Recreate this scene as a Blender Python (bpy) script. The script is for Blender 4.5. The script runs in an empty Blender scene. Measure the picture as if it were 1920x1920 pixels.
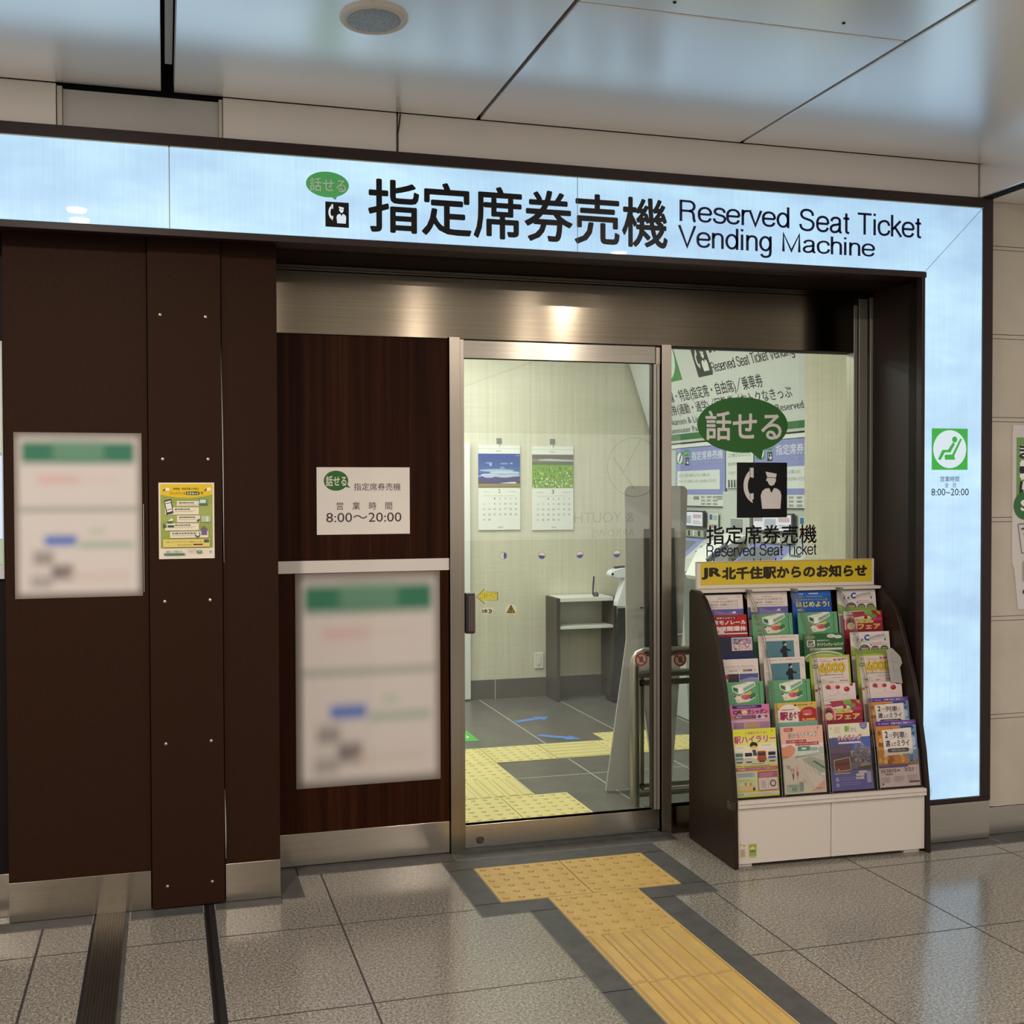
import bpy, bmesh, math, random
from mathutils import Vector, Matrix

random.seed(7)
S = bpy.context.scene
COL = S.collection

# ------------------------------------------------------------------ camera
F_PX, PP_X = 1995.4448, 830.0557
CAM = Vector((-1.70013, -4.47587, 1.66040))
YAW, PITCH, ROLL = 0.2551, -0.0182, -0.0039
_f = Vector((math.sin(YAW) * math.cos(PITCH), math.cos(YAW) * math.cos(PITCH), math.sin(PITCH)))
_r = Vector((math.cos(YAW), -math.sin(YAW), 0.0))
_u = _r.cross(_f)
CR = _r * math.cos(ROLL) + _u * math.sin(ROLL)
CU = -_r * math.sin(ROLL) + _u * math.cos(ROLL)
cam_d = bpy.data.cameras.new('camera')
cam_d.sensor_width = 36.0
cam_d.lens = F_PX / 1920.0 * 36.0
cam_d.shift_x = (960.0 - PP_X) / 1920.0
cam_d.clip_start, cam_d.clip_end = 0.05, 100.0
cam = bpy.data.objects.new('camera', cam_d)
M = Matrix((CR, CU, -_f)).transposed().to_4x4()
M.translation = CAM
cam.matrix_world = M
COL.objects.link(cam)
S.camera = cam

# ------------------------------------------------------------------ world, exposure
W = bpy.data.worlds.new('world'); S.world = W; W.use_nodes = True
W.node_tree.nodes['Background'].inputs[0].default_value = (0.86, 0.82, 0.78, 1)
W.node_tree.nodes['Background'].inputs[1].default_value = 1.3
S.view_settings.view_transform = 'Standard'
S.view_settings.look = 'None'
S.view_settings.exposure = 0.0
S.view_settings.gamma = 1.0
S.view_settings.use_curve_mapping = False

# ------------------------------------------------------------------ lamps of the concourse and of the ticket room
ZC = 3.205                      # concourse ceiling height
WARM = (1.0, 0.89, 0.80)
LAMP_W = 32.0
DOWNLIGHTS = [(-2.15, -2.10), (-2.15, -2.32), (-1.0, -4.1), (1.14, -2.38), (2.35, -2.38),
              (-3.4, -4.9), (0.6, -4.9), (1.7, -4.9), (3.4, -4.9), (4.6, -2.4), (-4.4, -2.3),
              (-3.4, -7.4), (-1.2, -7.4), (1.2, -7.4), (3.4, -7.4)]  # unseen rows over and behind the viewer, added to even out the light
def area(name, loc, size, power, color, size_y=None, rot=(0, 0, 0)):
    l = bpy.data.lights.new(name, 'AREA')
    l.energy = power; l.color = color
    if size_y: l.shape = 'RECTANGLE'; l.size = size; l.size_y = size_y
    else: l.shape = 'DISK'; l.size = size
    o = bpy.data.objects.new(name, l); o.location = loc; o.rotation_euler = rot
    COL.objects.link(o); return o
for (x, y) in DOWNLIGHTS:
    area('downlight_lamp', (x, y, ZC - 0.012), 0.10, LAMP_W, WARM)
ROOM_LIGHTS = [(-0.75, 1.9), (0.5, 1.9), (-0.75, 2.85), (0.5, 2.85)]
for (x, y) in ROOM_LIGHTS:
    area('room_lamp', (x, y, 2.965), 1.1, 18.5, (0.97, 1.0, 0.97), size_y=0.22)

# ------------------------------------------------------------------ helpers
def at(u, v, Y=None, X=None, Z=None):
    """point where the line of sight through a photo pixel meets a wall (Y or X given) or the floor/ceiling (Z given)"""
    d = _f + CR * ((u - PP_X) / F_PX) - CU * ((v - 960.0) / F_PX)
    if Y is not None: t = (Y - CAM.y) / d.y
    elif X is not None: t = (X - CAM.x) / d.x
    else: t = (Z - CAM.z) / d.z
    return CAM + d * t

def lin(c):
    c /= 255.0
    return c / 12.92 if c <= 0.04045 else ((c + 0.055) / 1.055) ** 2.4
def hx(s):
    return tuple(lin(int(s[i:i + 2], 16)) for i in (0, 2, 4))

MATS = {}
def mat(name, col, rough=0.5, metal=0.0, spec=0.5, emit=None, es=0.0, coat=0.0):
    if name in MATS: return MATS[name]
    m = bpy.data.materials.new(name); m.use_nodes = True
    b = m.node_tree.nodes['Principled BSDF']
    b.inputs['Base Color'].default_value = (*col, 1)
    b.inputs['Roughness'].default_value = rough
    b.inputs['Metallic'].default_value = metal
    b.inputs['Specular IOR Level'].default_value = spec
    b.inputs['Coat Weight'].default_value = coat
    if emit:
        b.inputs['Emission Color'].default_value = (*emit, 1)
        b.inputs['Emission Strength'].default_value = es
    MATS[name] = m
    return m
def ink(h):
    return mat('ink_' + h, hx(h), 0.45, 0, 0.35)
class N:
    """tiny node-graph helper"""
    def __init__(s, m): s.t = m.node_tree; s.b = s.t.nodes['Principled BSDF']
    def n(s, typ, **kw):
        x = s.t.nodes.new(typ)
        for k, v in kw.items(): setattr(x, k, v)
        return x
    def l(s, a, b): s.t.links.new(a, b)
    def math(s, op, a, b=None, c=None):
        x = s.n('ShaderNodeMath', operation=op)
        for i, v in enumerate((a, b, c)):
            if v is None: continue
            if isinstance(v, (int, float)): x.inputs[i].default_value = v
            else: s.l(v, x.inputs[i])
        return x.outputs[0]
    def ramp(s, fac, stops):
        x = s.n('ShaderNodeValToRGB'); e = x.color_ramp.elements
        while len(e) < len(stops): e.new(0.5)
        for i, (p, c) in enumerate(stops): e[i].position = p; e[i].color = (*c, 1)
        s.l(fac, x.inputs[0]); return x.outputs[0]
    def mix(s, fac, a, b):
        x = s.n('ShaderNodeMix', data_type='RGBA')
        for sock, v in ((x.inputs[0], fac), (x.inputs[6], a), (x.inputs[7], b)):
            if isinstance(v, (int, float)): sock.default_value = v
            elif isinstance(v, tuple): sock.default_value = (*v, 1)
            else: s.l(v, sock)
        return x.outputs[2]
    def obj(s, scale=(1, 1, 1)):
        tc = s.n('ShaderNodeTexCoord'); mp = s.n('ShaderNodeMapping')
        mp.inputs['Scale'].default_value = scale
        s.l(tc.outputs['Object'], mp.inputs['Vector']); return mp.outputs[0]
    def noise(s, vec, scale, detail=2, rough=0.5):
        x = s.n('ShaderNodeTexNoise'); x.inputs['Scale'].default_value = scale
        x.inputs['Detail'].default_value = detail; x.inputs['Roughness'].default_value = rough
        s.l(vec, x.inputs['Vector']); return x.outputs['Fac']
    def bump(s, h, strength, dist=0.001):
        x = s.n('ShaderNodeBump'); x.inputs['Strength'].default_value = strength
        x.inputs['Distance'].default_value = dist
        s.l(h, x.inputs['Height']); s.l(x.outputs[0], s.b.inputs['Normal'])

# --- surfaces
def make_materials():
    m = mat('brown_laminate', (0.042, 0.0205, 0.0135), 0.6, 0, 0.08); g = N(m)
    v = g.obj((1, 1, 1)); a = g.noise(g.obj((900, 900, 60)), 1, 1); b = g.noise(g.obj((60, 60, 900)), 1, 1)
    w = g.math('ADD', a, b)
    g.l(g.ramp(g.math('MULTIPLY', w, 0.5), [(0.3, (0.0155, 0.0060, 0.0027)), (0.7, (0.0290, 0.0118, 0.0054))]), g.b.inputs['Base Color'])
    m = mat('brown_bezel', (0.024, 0.0125, 0.0105), 0.45, 0, 0.25)
    m = mat('brown_dark', (0.0085, 0.0055, 0.0045), 0.6, 0, 0.15)
    m = mat('walnut_board', (0.03, 0.01, 0.005), 0.5, 0, 0.07); g = N(m)
    a = g.noise(g.obj((55, 55, 0.8)), 1, 5, 0.65); b = g.noise(g.obj((9, 9, 0.25)), 1, 2)
    f = g.math('ADD', g.math('MULTIPLY', a, 0.6), g.math('MULTIPLY', b, 0.4))
    g.l(g.ramp(f, [(0.33, (0.0105, 0.0024, 0.0008)), (0.5, (0.024, 0.0060, 0.0018)), (0.68, (0.046, 0.0145, 0.0042))]), g.b.inputs['Base Color'])
    m = mat('steel', (0.25, 0.21, 0.16), 0.19, 1.0); g = N(m)
    g.b.inputs['Anisotropic'].default_value = 0.85
    tg = g.n('ShaderNodeCombineXYZ'); tg.inputs[2].default_value = 1.0; g.l(tg.outputs[0], g.b.inputs['Tangent'])      # horizontal grain: highlights run upright
    st = g.noise(g.obj((2.5, 2.5, 500)), 1, 2)
    g.l(g.ramp(st, [(0.3, (0.18, 0.152, 0.112)), (0.7, (0.23, 0.195, 0.148))]), g.b.inputs['Base Color'])
    m = mat('steel_post', (0.36, 0.315, 0.262), 0.32, 1.0); g = N(m)
    g.b.inputs['Anisotropic'].default_value = 0.7
    cx = g.n('ShaderNodeCombineXYZ'); cx.inputs[0].default_value = 1.0
    g.l(cx.outputs[0], g.b.inputs['Tangent'])
    m = MATS['steel'].copy(); m.name = 'steel_kick_lit'; MATS['steel_kick_lit'] = m
    rp = [n for n in m.node_tree.nodes if n.type == 'VALTORGB'][0].color_ramp.elements
    rp[0].color = (0.40, 0.36, 0.305, 1); rp[1].color = (0.48, 0.435, 0.37, 1)  # brighter copy of the header steel, reflected light put into its colour
    m.node_tree.nodes['Principled BSDF'].inputs['Roughness'].default_value = 0.21
    m = mat('steel_tube', (0.46, 0.43, 0.37), 0.36, 1.0)
    m = mat('white_coat', (0.63, 0.585, 0.53), 0.4, 0, 0.4)
    m = mat('cream_stone', (0.50, 0.445, 0.355), 0.45, 0, 0.4); g = N(m)
    a = g.noise(g.obj((5, 5, 5)), 1, 4)
    g.l(g.ramp(a, [(0.3, (0.46, 0.41, 0.33)), (0.7, (0.53, 0.475, 0.385))]), g.b.inputs['Base Color'])
    m = mat('dark_gap', (0.012, 0.011, 0.012), 0.7, 0, 0.2)
    # ceiling: satin painted metal
    mat('ceiling_metal', (0.98, 0.975, 0.97), 0.28, 0.66, 0.9)
    m = mat('fascia_paint', (0.68, 0.63, 0.585), 0.45, 0, 0.4)
    m = mat('fascia_grey', (0.44, 0.425, 0.40), 0.4, 0, 0.4)
    # granite floor with joints
    m = mat('granite', (0.3, 0.26, 0.21), 0.22, 0, 0.7); g = N(m)
    p = g.n('ShaderNodeTexCoord').outputs['Object']
    sep = g.n('ShaderNodeSeparateXYZ'); g.l(p, sep.inputs[0])
    a = g.noise(p, 95, 3, 0.6); b = g.noise(p, 190, 2, 0.6); c = g.noise(p, 2.2, 2)
    f = g.math('ADD', g.math('MULTIPLY', a, 0.6), g.math('MULTIPLY', b, 0.4))
    base = g.ramp(f, [(0.37, (0.085, 0.077, 0.063)), (0.46, (0.178, 0.163, 0.136)), (0.54, (0.242, 0.224, 0.190)), (0.66, (0.41, 0.385, 0.335))])
    tint = g.ramp(c, [(0.3, (0.88, 0.88, 0.88)), (0.7, (1, 1, 1))])
    mul = g.n('ShaderNodeMix', data_type='RGBA', blend_type='MULTIPLY'); mul.inputs[0].default_value = 1
    g.l(base, mul.inputs[6]); g.l(tint, mul.inputs[7])
    def lines(co, off, pitch, w):
        x = g.math('DIVIDE', g.math('SUBTRACT', co, off), pitch)
        x = g.math('ABSOLUTE', g.math('SUBTRACT', x, g.math('ROUND', x)))
        return g.math('LESS_THAN', x, w / pitch)
    X, Y = sep.outputs[0], sep.outputs[1]
    right = g.math('GREATER_THAN', X, -1.54)
    jx = g.math('MULTIPLY', lines(X, 0.491, 0.774, 0.0035), right)
    jl = g.math('LESS_THAN', g.math('ABSOLUTE', g.math('SUBTRACT', X, -2.165)), 0.0045)
    jy = lines(Y, -0.4385, 0.656, 0.0032)
    j = g.math('MAXIMUM', g.math('MAXIMUM', jx, jl), jy)
    g.l(g.mix(j, mul.outputs[2], (0.026, 0.021, 0.021)), g.b.inputs['Base Color'])
    g.l(g.math('ADD', 0.17, g.math('MULTIPLY', j, 0.4)), g.b.inputs['Roughness'])
    # ticket room floor
    m = mat('room_tile', (0.13, 0.128, 0.12), 0.3, 0, 0.5); g = N(m)
    p = g.n('ShaderNodeTexCoord').outputs['Object']
    sep = g.n('ShaderNodeSeparateXYZ'); g.l(p, sep.inputs[0]); X, Y = sep.outputs[0], sep.outputs[1]
    def lines2(co, off, pitch, w):
        x = g.math('DIVIDE', g.math('SUBTRACT', co, off), pitch)
        x = g.math('ABSOLUTE', g.math('SUBTRACT', x, g.math('ROUND', x)))
        return g.math('LESS_THAN', x, w / pitch)
    j = g.math('MAXIMUM', lines2(X, 0.72, 0.607, 0.005), lines2(Y, 1.36, 20.0, 0.0045))
    base = g.ramp(g.noise(p, 6, 5, 0.6), [(0.3, (0.112, 0.105, 0.094)), (0.7, (0.150, 0.141, 0.128))])
    g.l(g.mix(j, base, (0.45, 0.44, 0.40)), g.b.inputs['Base Color'])
    m = mat('slate_band', (0.085, 0.082, 0.074), 0.5, 0, 0.18); g = N(m)
    g.l(g.ramp(g.noise(g.obj((1, 1, 1)), 14, 4), [(0.3, (0.052, 0.052, 0.049)), (0.7, (0.078, 0.077, 0.072))]), g.b.inputs['Base Color'])
    m = mat('tactile_yellow', (0.62, 0.40, 0.10), 0.45, 0, 0.4); g = N(m)
    g.l(g.ramp(g.noise(g.obj((1, 1, 1)), 9, 5, 0.7), [(0.3, (0.40, 0.252, 0.066)), (0.7, (0.49, 0.325, 0.095))]), g.b.inputs['Base Color'])
    mat('joint_cover', (0.20, 0.18, 0.15), 0.42, 1.0)
    mat('tactile_lemon', (0.70, 0.60, 0.26), 0.45, 0, 0.4)  # yellow tiles with the room's lighting put into the colour
    mat('tactile_yellow_grime', (0.325, 0.205, 0.054), 0.55); mat('tactile_lemon_grime', (0.55, 0.465, 0.19), 0.55)  # darker tone for dot flanks and bar slopes
    # wallpaper of the ticket room
    m = mat('wallpaper', (0.7, 0.66, 0.50), 0.6, 0, 0.3); g = N(m)
    a = g.noise(g.obj((38, 38, 0.9)), 1, 4, 0.6); b = g.noise(g.obj((4, 4, 60)), 1, 3)
    f = g.math('ADD', g.math('MULTIPLY', a, 0.7), g.math('MULTIPLY', b, 0.3))
    g.l(g.ramp(f, [(0.3, (0.60, 0.565, 0.445)), (0.7, (0.72, 0.695, 0.56))]), g.b.inputs['Base Color'])
    m = mat('skirting_tile', (0.12, 0.112, 0.10), 0.35, 0, 0.5)
    m = mat('room_ceiling', (0.75, 0.75, 0.7), 0.7)
    # lit sign face
    m = mat('sign_face', (0.20, 0.21, 0.22), 0.012, 0, 0.22); g = N(m)
    a = g.noise(g.obj((1.6, 1.6, 4.0)), 1, 3, 0.6); b = g.noise(g.obj((160, 160, 3)), 1, 1)
    f = g.math('ADD', g.math('MULTIPLY', a, 0.85), g.math('MULTIPLY', b, 0.15))
    g.l(g.ramp(f, [(0.32, (0.34, 0.56, 0.82)), (0.5, (0.43, 0.70, 0.93)), (0.68, (0.56, 0.86, 1.0))]), g.b.inputs['Emission Color'])
    g.b.inputs['Emission Strength'].default_value = 0.92
    mat('sign_edge', (0.35, 0.36, 0.30), 0.3, 0, 0.5)
    # glass
    m = bpy.data.materials.new('glass_pane'); m.use_nodes = True; MATS['glass_pane'] = m
    t = m.node_tree; t.nodes.remove(t.nodes['Principled BSDF']); out = t.nodes['Material Output']
    tr = t.nodes.new('ShaderNodeBsdfTransparent'); tr.inputs[0].default_value = (0.945, 0.965, 0.945, 1)
    gl = t.nodes.new('ShaderNodeBsdfGlossy'); gl.inputs['Roughness'].default_value = 0.0
    fr = t.nodes.new('ShaderNodeFresnel'); fr.inputs[0].default_value = 1.5
    ge = t.nodes.new('ShaderNodeNewGeometry')
    iv = t.nodes.new('ShaderNodeMath'); iv.operation = 'SUBTRACT'; iv.inputs[0].default_value = 1.0
    t.links.new(ge.outputs['Backfacing'], iv.inputs[1])
    mu = t.nodes.new('ShaderNodeMath'); mu.operation = 'MULTIPLY'
    t.links.new(fr.outputs[0], mu.inputs[0]); t.links.new(iv.outputs[0], mu.inputs[1])
    mu2 = t.nodes.new('ShaderNodeMath'); mu2.operation = 'MULTIPLY'; mu2.inputs[1].default_value = 1.7; mu2.use_clamp = True
    t.links.new(mu.outputs[0], mu2.inputs[0])
    mx = t.nodes.new('ShaderNodeMixShader')
    t.links.new(mu2.outputs[0], mx.inputs[0]); t.links.new(tr.outputs[0], mx.inputs[1]); t.links.new(gl.outputs[0], mx.inputs[2])
    t.links.new(mx.outputs[0], out.inputs[0])
    # clear acrylic
    m = m.copy(); m.name = 'acrylic'; MATS['acrylic'] = m
    m.node_tree.nodes['Transparent BSDF'].inputs[0].default_value = (0.94, 0.94, 0.92, 1)
    m.node_tree.nodes['Glossy BSDF'].inputs['Roughness'].default_value = 0.08
    mat('acrylic_edge', (0.16, 0.155, 0.13), 0.3, 0, 0.5)
    mat('stile_metal', (0.36, 0.345, 0.29), 0.42, 0.7)
make_materials()

# ------------------------------------------------------------------ mesh builder
class MB:
    def __init__(s): s.v = []; s.f = []; s.m = []; s.mats = []
    def mi(s, m):
        if isinstance(m, str): m = MATS[m]
        if m not in s.mats: s.mats.append(m)
        return s.mats.index(m)
    def face(s, pts, m):
        i = len(s.v); s.v += [tuple(p) for p in pts]; s.f.append(tuple(range(i, i + len(pts)))); s.m.append(s.mi(m))
    def mesh(s, verts, faces, m):
        i = len(s.v); s.v += [tuple(p) for p in verts]; k = s.mi(m)
        for f in faces: s.f.append(tuple(i + a for a in f)); s.m.append(k)
    def box(s, x0, x1, y0, y1, z0, z1, m, T=None):
        c = [(x0, y0, z0), (x1, y0, z0), (x1, y1, z0), (x0, y1, z0), (x0, y0, z1), (x1, y0, z1), (x1, y1, z1), (x0, y1, z1)]
        if T: c = [T(Vector(p)) for p in c]
        s.mesh(c, [(0, 3, 2, 1), (4, 5, 6, 7), (0, 1, 5, 4), (1, 2, 6, 5), (2, 3, 7, 6), (3, 0, 4, 7)], m); return s
    def prism(s, pts, fn, d0, d1, m):
        """pts: 2-D outline (counter-clockwise seen along -depth); fn(a,b,d)->3-D"""
        n = len(pts)
        A = [fn(a, b, d0) for a, b in pts]; B = [fn(a, b, d1) for a, b in pts]
        s.mesh(A + B, [tuple(range(n)), tuple(range(2 * n - 1, n - 1, -1))] +
               [(i, i + n, (i + 1) % n + n, (i + 1) % n) for i in range(n)], m); return s
    def tube(s, path, r, m, n=14, caps=True):
        path = [Vector(p) for p in path]; rings = []
        up = None
        for i, p in enumerate(path):
            d = (path[min(i + 1, len(path) - 1)] - path[max(i - 1, 0)]).normalized()
            if up is None: up = Vector((0, 0, 1)) if abs(d.z) < 0.9 else Vector((1, 0, 0))
            a = d.cross(up).normalized(); b = a.cross(d).normalized(); up = b
            rr = r[i] if isinstance(r, (list, tuple)) else r
            rings.append([p + a * rr * math.cos(2 * math.pi * k / n) + b * rr * math.sin(2 * math.pi * k / n) for k in range(n)])
        V = [q for R in rings for q in R]; Fs = []
        for i in range(len(rings) - 1):
            for k in range(n):
                Fs.append((i * n + k, i * n + (k + 1) % n, (i + 1) * n + (k + 1) % n, (i + 1) * n + k))
        if caps: Fs += [tuple(range(n - 1, -1, -1)), tuple((len(rings) - 1) * n + k for k in range(n))]
        s.mesh(V, Fs, m); return s
    def lathe(s, prof, c, m, n=32, axis='Z'):
        V = []; Fs = []
        for r, h in prof:
            for k in range(n):
                a = 2 * math.pi * k / n
                x, y = r * math.cos(a), r * math.sin(a)
                V.append({'Z': (c[0] + x, c[1] + y, c[2] + h), 'Y': (c[0] + x, c[1] + h, c[2] + y)}[axis])
        for i in range(len(prof) - 1):
            for k in range(n):
                Fs.append((i * n + k, i * n + (k + 1) % n, (i + 1) * n + (k + 1) % n, (i + 1) * n + k))
        Fs.append(tuple(range(n - 1, -1, -1))); Fs.append(tuple((len(prof) - 1) * n + k for k in range(n)))
        s.mesh(V, Fs, m); return s
    def build(s, name, parent=None, smooth=False, bevel=0.0, fixn=False):
        me = bpy.data.meshes.new(name); me.from_pydata(s.v, [], s.f)
        for m in s.mats: me.materials.append(m)
        me.polygons.foreach_set('material_index', s.m)
        if fixn:
            bm = bmesh.new(); bm.from_mesh(me); bmesh.ops.recalc_face_normals(bm, faces=bm.faces); bm.to_mesh(me); bm.free()
        me.update()
        o = bpy.data.objects.new(name, me); COL.objects.link(o)
        if smooth:
            me.polygons.foreach_set('use_smooth', [True] * len(me.polygons))
            try: me.set_sharp_from_angle(angle=math.radians(40))
            except Exception: pass
        if bevel:
            b = o.modifiers.new('bevel', 'BEVEL'); b.width = bevel; b.segments = 2; b.limit_method = 'ANGLE'
        if parent is not None:
            o.parent = parent
            o.matrix_parent_inverse = Matrix.Translation(-parent.location)
        return o
def struct(o, label=None):
    o['kind'] = 'structure'
    if label: o['label'] = label
    return o
def tag(o, label, cat, group=None, kind=None):
    o['label'] = label; o['category'] = cat
    if group: o['group'] = group
    if kind: o['kind'] = kind
    return o
def thing(name, loc, label, cat, group=None):
    o = bpy.data.objects.new(name, None); o.location = loc; o.empty_display_size = 0.1
    COL.objects.link(o); return tag(o, label, cat, group)

# ------------------------------------------------------------------ lettering and printed sheets
_TX = {}
# light grotesque capitals and small letters drawn as strokes (the built-in face is a different style)
_ST = 0.053
def _cr(pts, n=5):
    out = []; P = [pts[0]] + list(pts) + [pts[-1]]
    for a, b, c, d in zip(P, P[1:], P[2:], P[3:]):
        for k in range(n):
            t = k / n
            out.append(tuple(0.5 * (2 * b[i] + (c[i] - a[i]) * t + (2 * a[i] - 5 * b[i] + 4 * c[i] - d[i]) * t * t + (3 * b[i] - a[i] - 3 * c[i] + d[i]) * t ** 3) for i in (0, 1)))
    return out + [pts[-1]]
def _el(cx, cy, rx, ry): return [(cx + rx * math.cos(2 * math.pi * k / 28), cy + ry * math.sin(2 * math.pi * k / 28)) for k in range(29)]
_Ss = [(.605, .70), (.585, .82), (.50, .915), (.36, .95), (.205, .915), (.125, .80), (.135, .68), (.22, .59), (.38, .535), (.54, .475), (.625, .36), (.61, .2), (.51, .085), (.36, .05), (.19, .09), (.105, .19), (.085, .31)]
_arch = [(.09, .46), (.13, .60), (.20, .67), (.29, .69), (.39, .66), (.445, .57), (.455, .45)]
GLY = {
 'R': (.74, [[(.1, 0), (.1, 1)], [(.1, .947), (.42, .947)] + [(.42 + .2 * math.sin(math.radians(a)), .722 + .225 * math.cos(math.radians(a))) for a in range(15, 180, 15)] + [(.42, .497), (.1, .497)], _cr([(.40, .497), (.53, .455), (.585, .34), (.60, .15), (.625, .04), (.66, 0)])]),
 'S': (.73, [_cr(_Ss)]), 's': (.53, [_cr([(x * .78 + .005, y * .74) for x, y in _Ss])]),
 'T': (.66, [[(.02, .947), (.62, .947)], [(.32, 0), (.32, .947)]]), 'V': (.68, [[(.02, 1), (.33, .02), (.64, 1)]]),
 'M': (.87, [[(.1, 0), (.1, .99), (.42, .06), (.74, .99), (.74, 0)]]),
 'e': (.585, [[(.075, .385), (.53, .385)], _cr([(.53, .385), (.51, .54), (.43, .65), (.30, .69), (.16, .645), (.08, .52), (.065, .37), (.085, .2), (.17, .085), (.31, .05), (.44, .09), (.52, .215)])]),
 'r': (.345, [[(.09, 0), (.09, .74)], _cr([(.09, .45), (.12, .60), (.20, .675), (.33, .685)])]),
 'v': (.50, [[(.02, .74), (.25, .02), (.48, .74)]]), 'd': (.60, [[(.49, 0), (.49, 1)], _el(.28, .37, .21, .32)]),
 'a': (.575, [_cr([(.085, .52), (.125, .635), (.26, .69), (.39, .66), (.44, .56), (.44, .3), (.44, .12), (.465, .055), (.53, .045)]), _cr([(.44, .43), (.33, .385), (.17, .35), (.075, .26), (.07, .13), (.16, .05), (.29, .06), (.40, .14), (.44, .26)])]),
 't': (.31, [[(.15, .92), (.15, .16)] + _cr([(.15, .16), (.165, .075), (.205, .05), (.28, .05)]), [(.02, .685), (.28, .685)]]),
 'i': (.215, [[(.09, 0), (.09, .74)], [(.09, .89), (.09, 1)]]), 'h': (.55, [[(.09, 0), (.09, 1)], _cr(_arch) + [(.455, 0)]]),
 'c': (.545, [_cr([(.505, .48), (.45, .63), (.31, .69), (.15, .63), (.07, .5), (.065, .30), (.11, .14), (.20, .065), (.30, .05), (.42, .09), (.49, .18), (.505, .27)])]),
 'k': (.50, [[(.09, 0), (.09, 1)], [(.46, .74), (.1, .31)], [(.21, .44), (.49, 0)]]), 'n': (.55, [[(.09, 0), (.09, .74)], _cr(_arch) + [(.455, 0)]]),
 'g': (.58, [_el(.27, .375, .205, .315), [(.475, .74), (.475, .02)] + _cr([(.475, .02), (.455, -.14), (.38, -.225), (.27, -.25), (.16, -.22), (.10, -.12)])]), ' ': (.30, [])}
def stroke_geom(s, wt=1.0):
    V = []; Fs = []; x = 0.0; hw = _ST * wt
    for ch in s:
        adv, strokes = GLY[ch]
        for st in strokes:
            n = len(st); base = len(V)
            for i, (px_, py_) in enumerate(st):
                a = st[max(i - 1, 0)]; b = st[min(i + 1, n - 1)]
                d1 = Vector((px_ - a[0], py_ - a[1])); d2 = Vector((b[0] - px_, b[1] - py_))
                if d1.length < 1e-6: d1 = d2
                if d2.length < 1e-6: d2 = d1
                d1.normalize(); d2.normalize(); t = d1 + d2
                if t.length < 1e-3: t = d1.copy()
                t.normalize(); k = hw / max(0.45, abs(t.dot(d1)))
                V += [(x + px_ - t.y * k, py_ + t.x * k), (x + px_ + t.y * k, py_ - t.x * k)]
            for i in range(n - 1): Fs.append((base + 2 * i, base + 2 * i + 1, base + 2 * i + 3, base + 2 * i + 2))
        x += adv
    xs = [v[0] for v in V]; ys = [v[1] for v in V]; x0, x1, y0, y1 = min(xs), max(xs), min(ys), max(ys)
    return [((a - x0) / (x1 - x0), (b - y0) / (y1 - y0)) for a, b in V], Fs, (x1 - x0) / (y1 - y0), y1 - y0, x1 - x0
def text_geom(s, slant=0.0):
    """lettering as filled faces in a unit box, its aspect, and its height in ems"""
    k = (s, slant)
    if k in _TX: return _TX[k]
    if (len(s) > 9 or s in ('Reserved', 'Seat', 'Ticket', 'Vending', 'Machine')) and all(ch in GLY for ch in s):
        _TX[k] = stroke_geom(s); return _TX[k]
    c = bpy.data.curves.new('t', 'FONT'); c.body = s; c.size = 1.0; c.fill_mode = 'FRONT'; c.dimensions = '2D'
    c.resolution_u = 3; c.shear = slant
    o = bpy.data.objects.new('t', c)
    me = o.to_mesh()
    V = [(v.co.x, v.co.y) for v in me.vertices]; Fs = [tuple(p.vertices) for p in me.polygons]
    o.to_mesh_clear(); bpy.data.objects.remove(o); bpy.data.curves.remove(c)
    xs = [v[0] for v in V]; ys = [v[1] for v in V]
    x0, x1, y0, y1 = min(xs), max(xs), min(ys), max(ys)
    V = [((x - x0) / (x1 - x0), (y - y0) / (y1 - y0)) for x, y in V]
    _TX[k] = (V, Fs, (x1 - x0) / (y1 - y0), y1 - y0, x1 - x0)
    return _TX[k]

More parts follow.
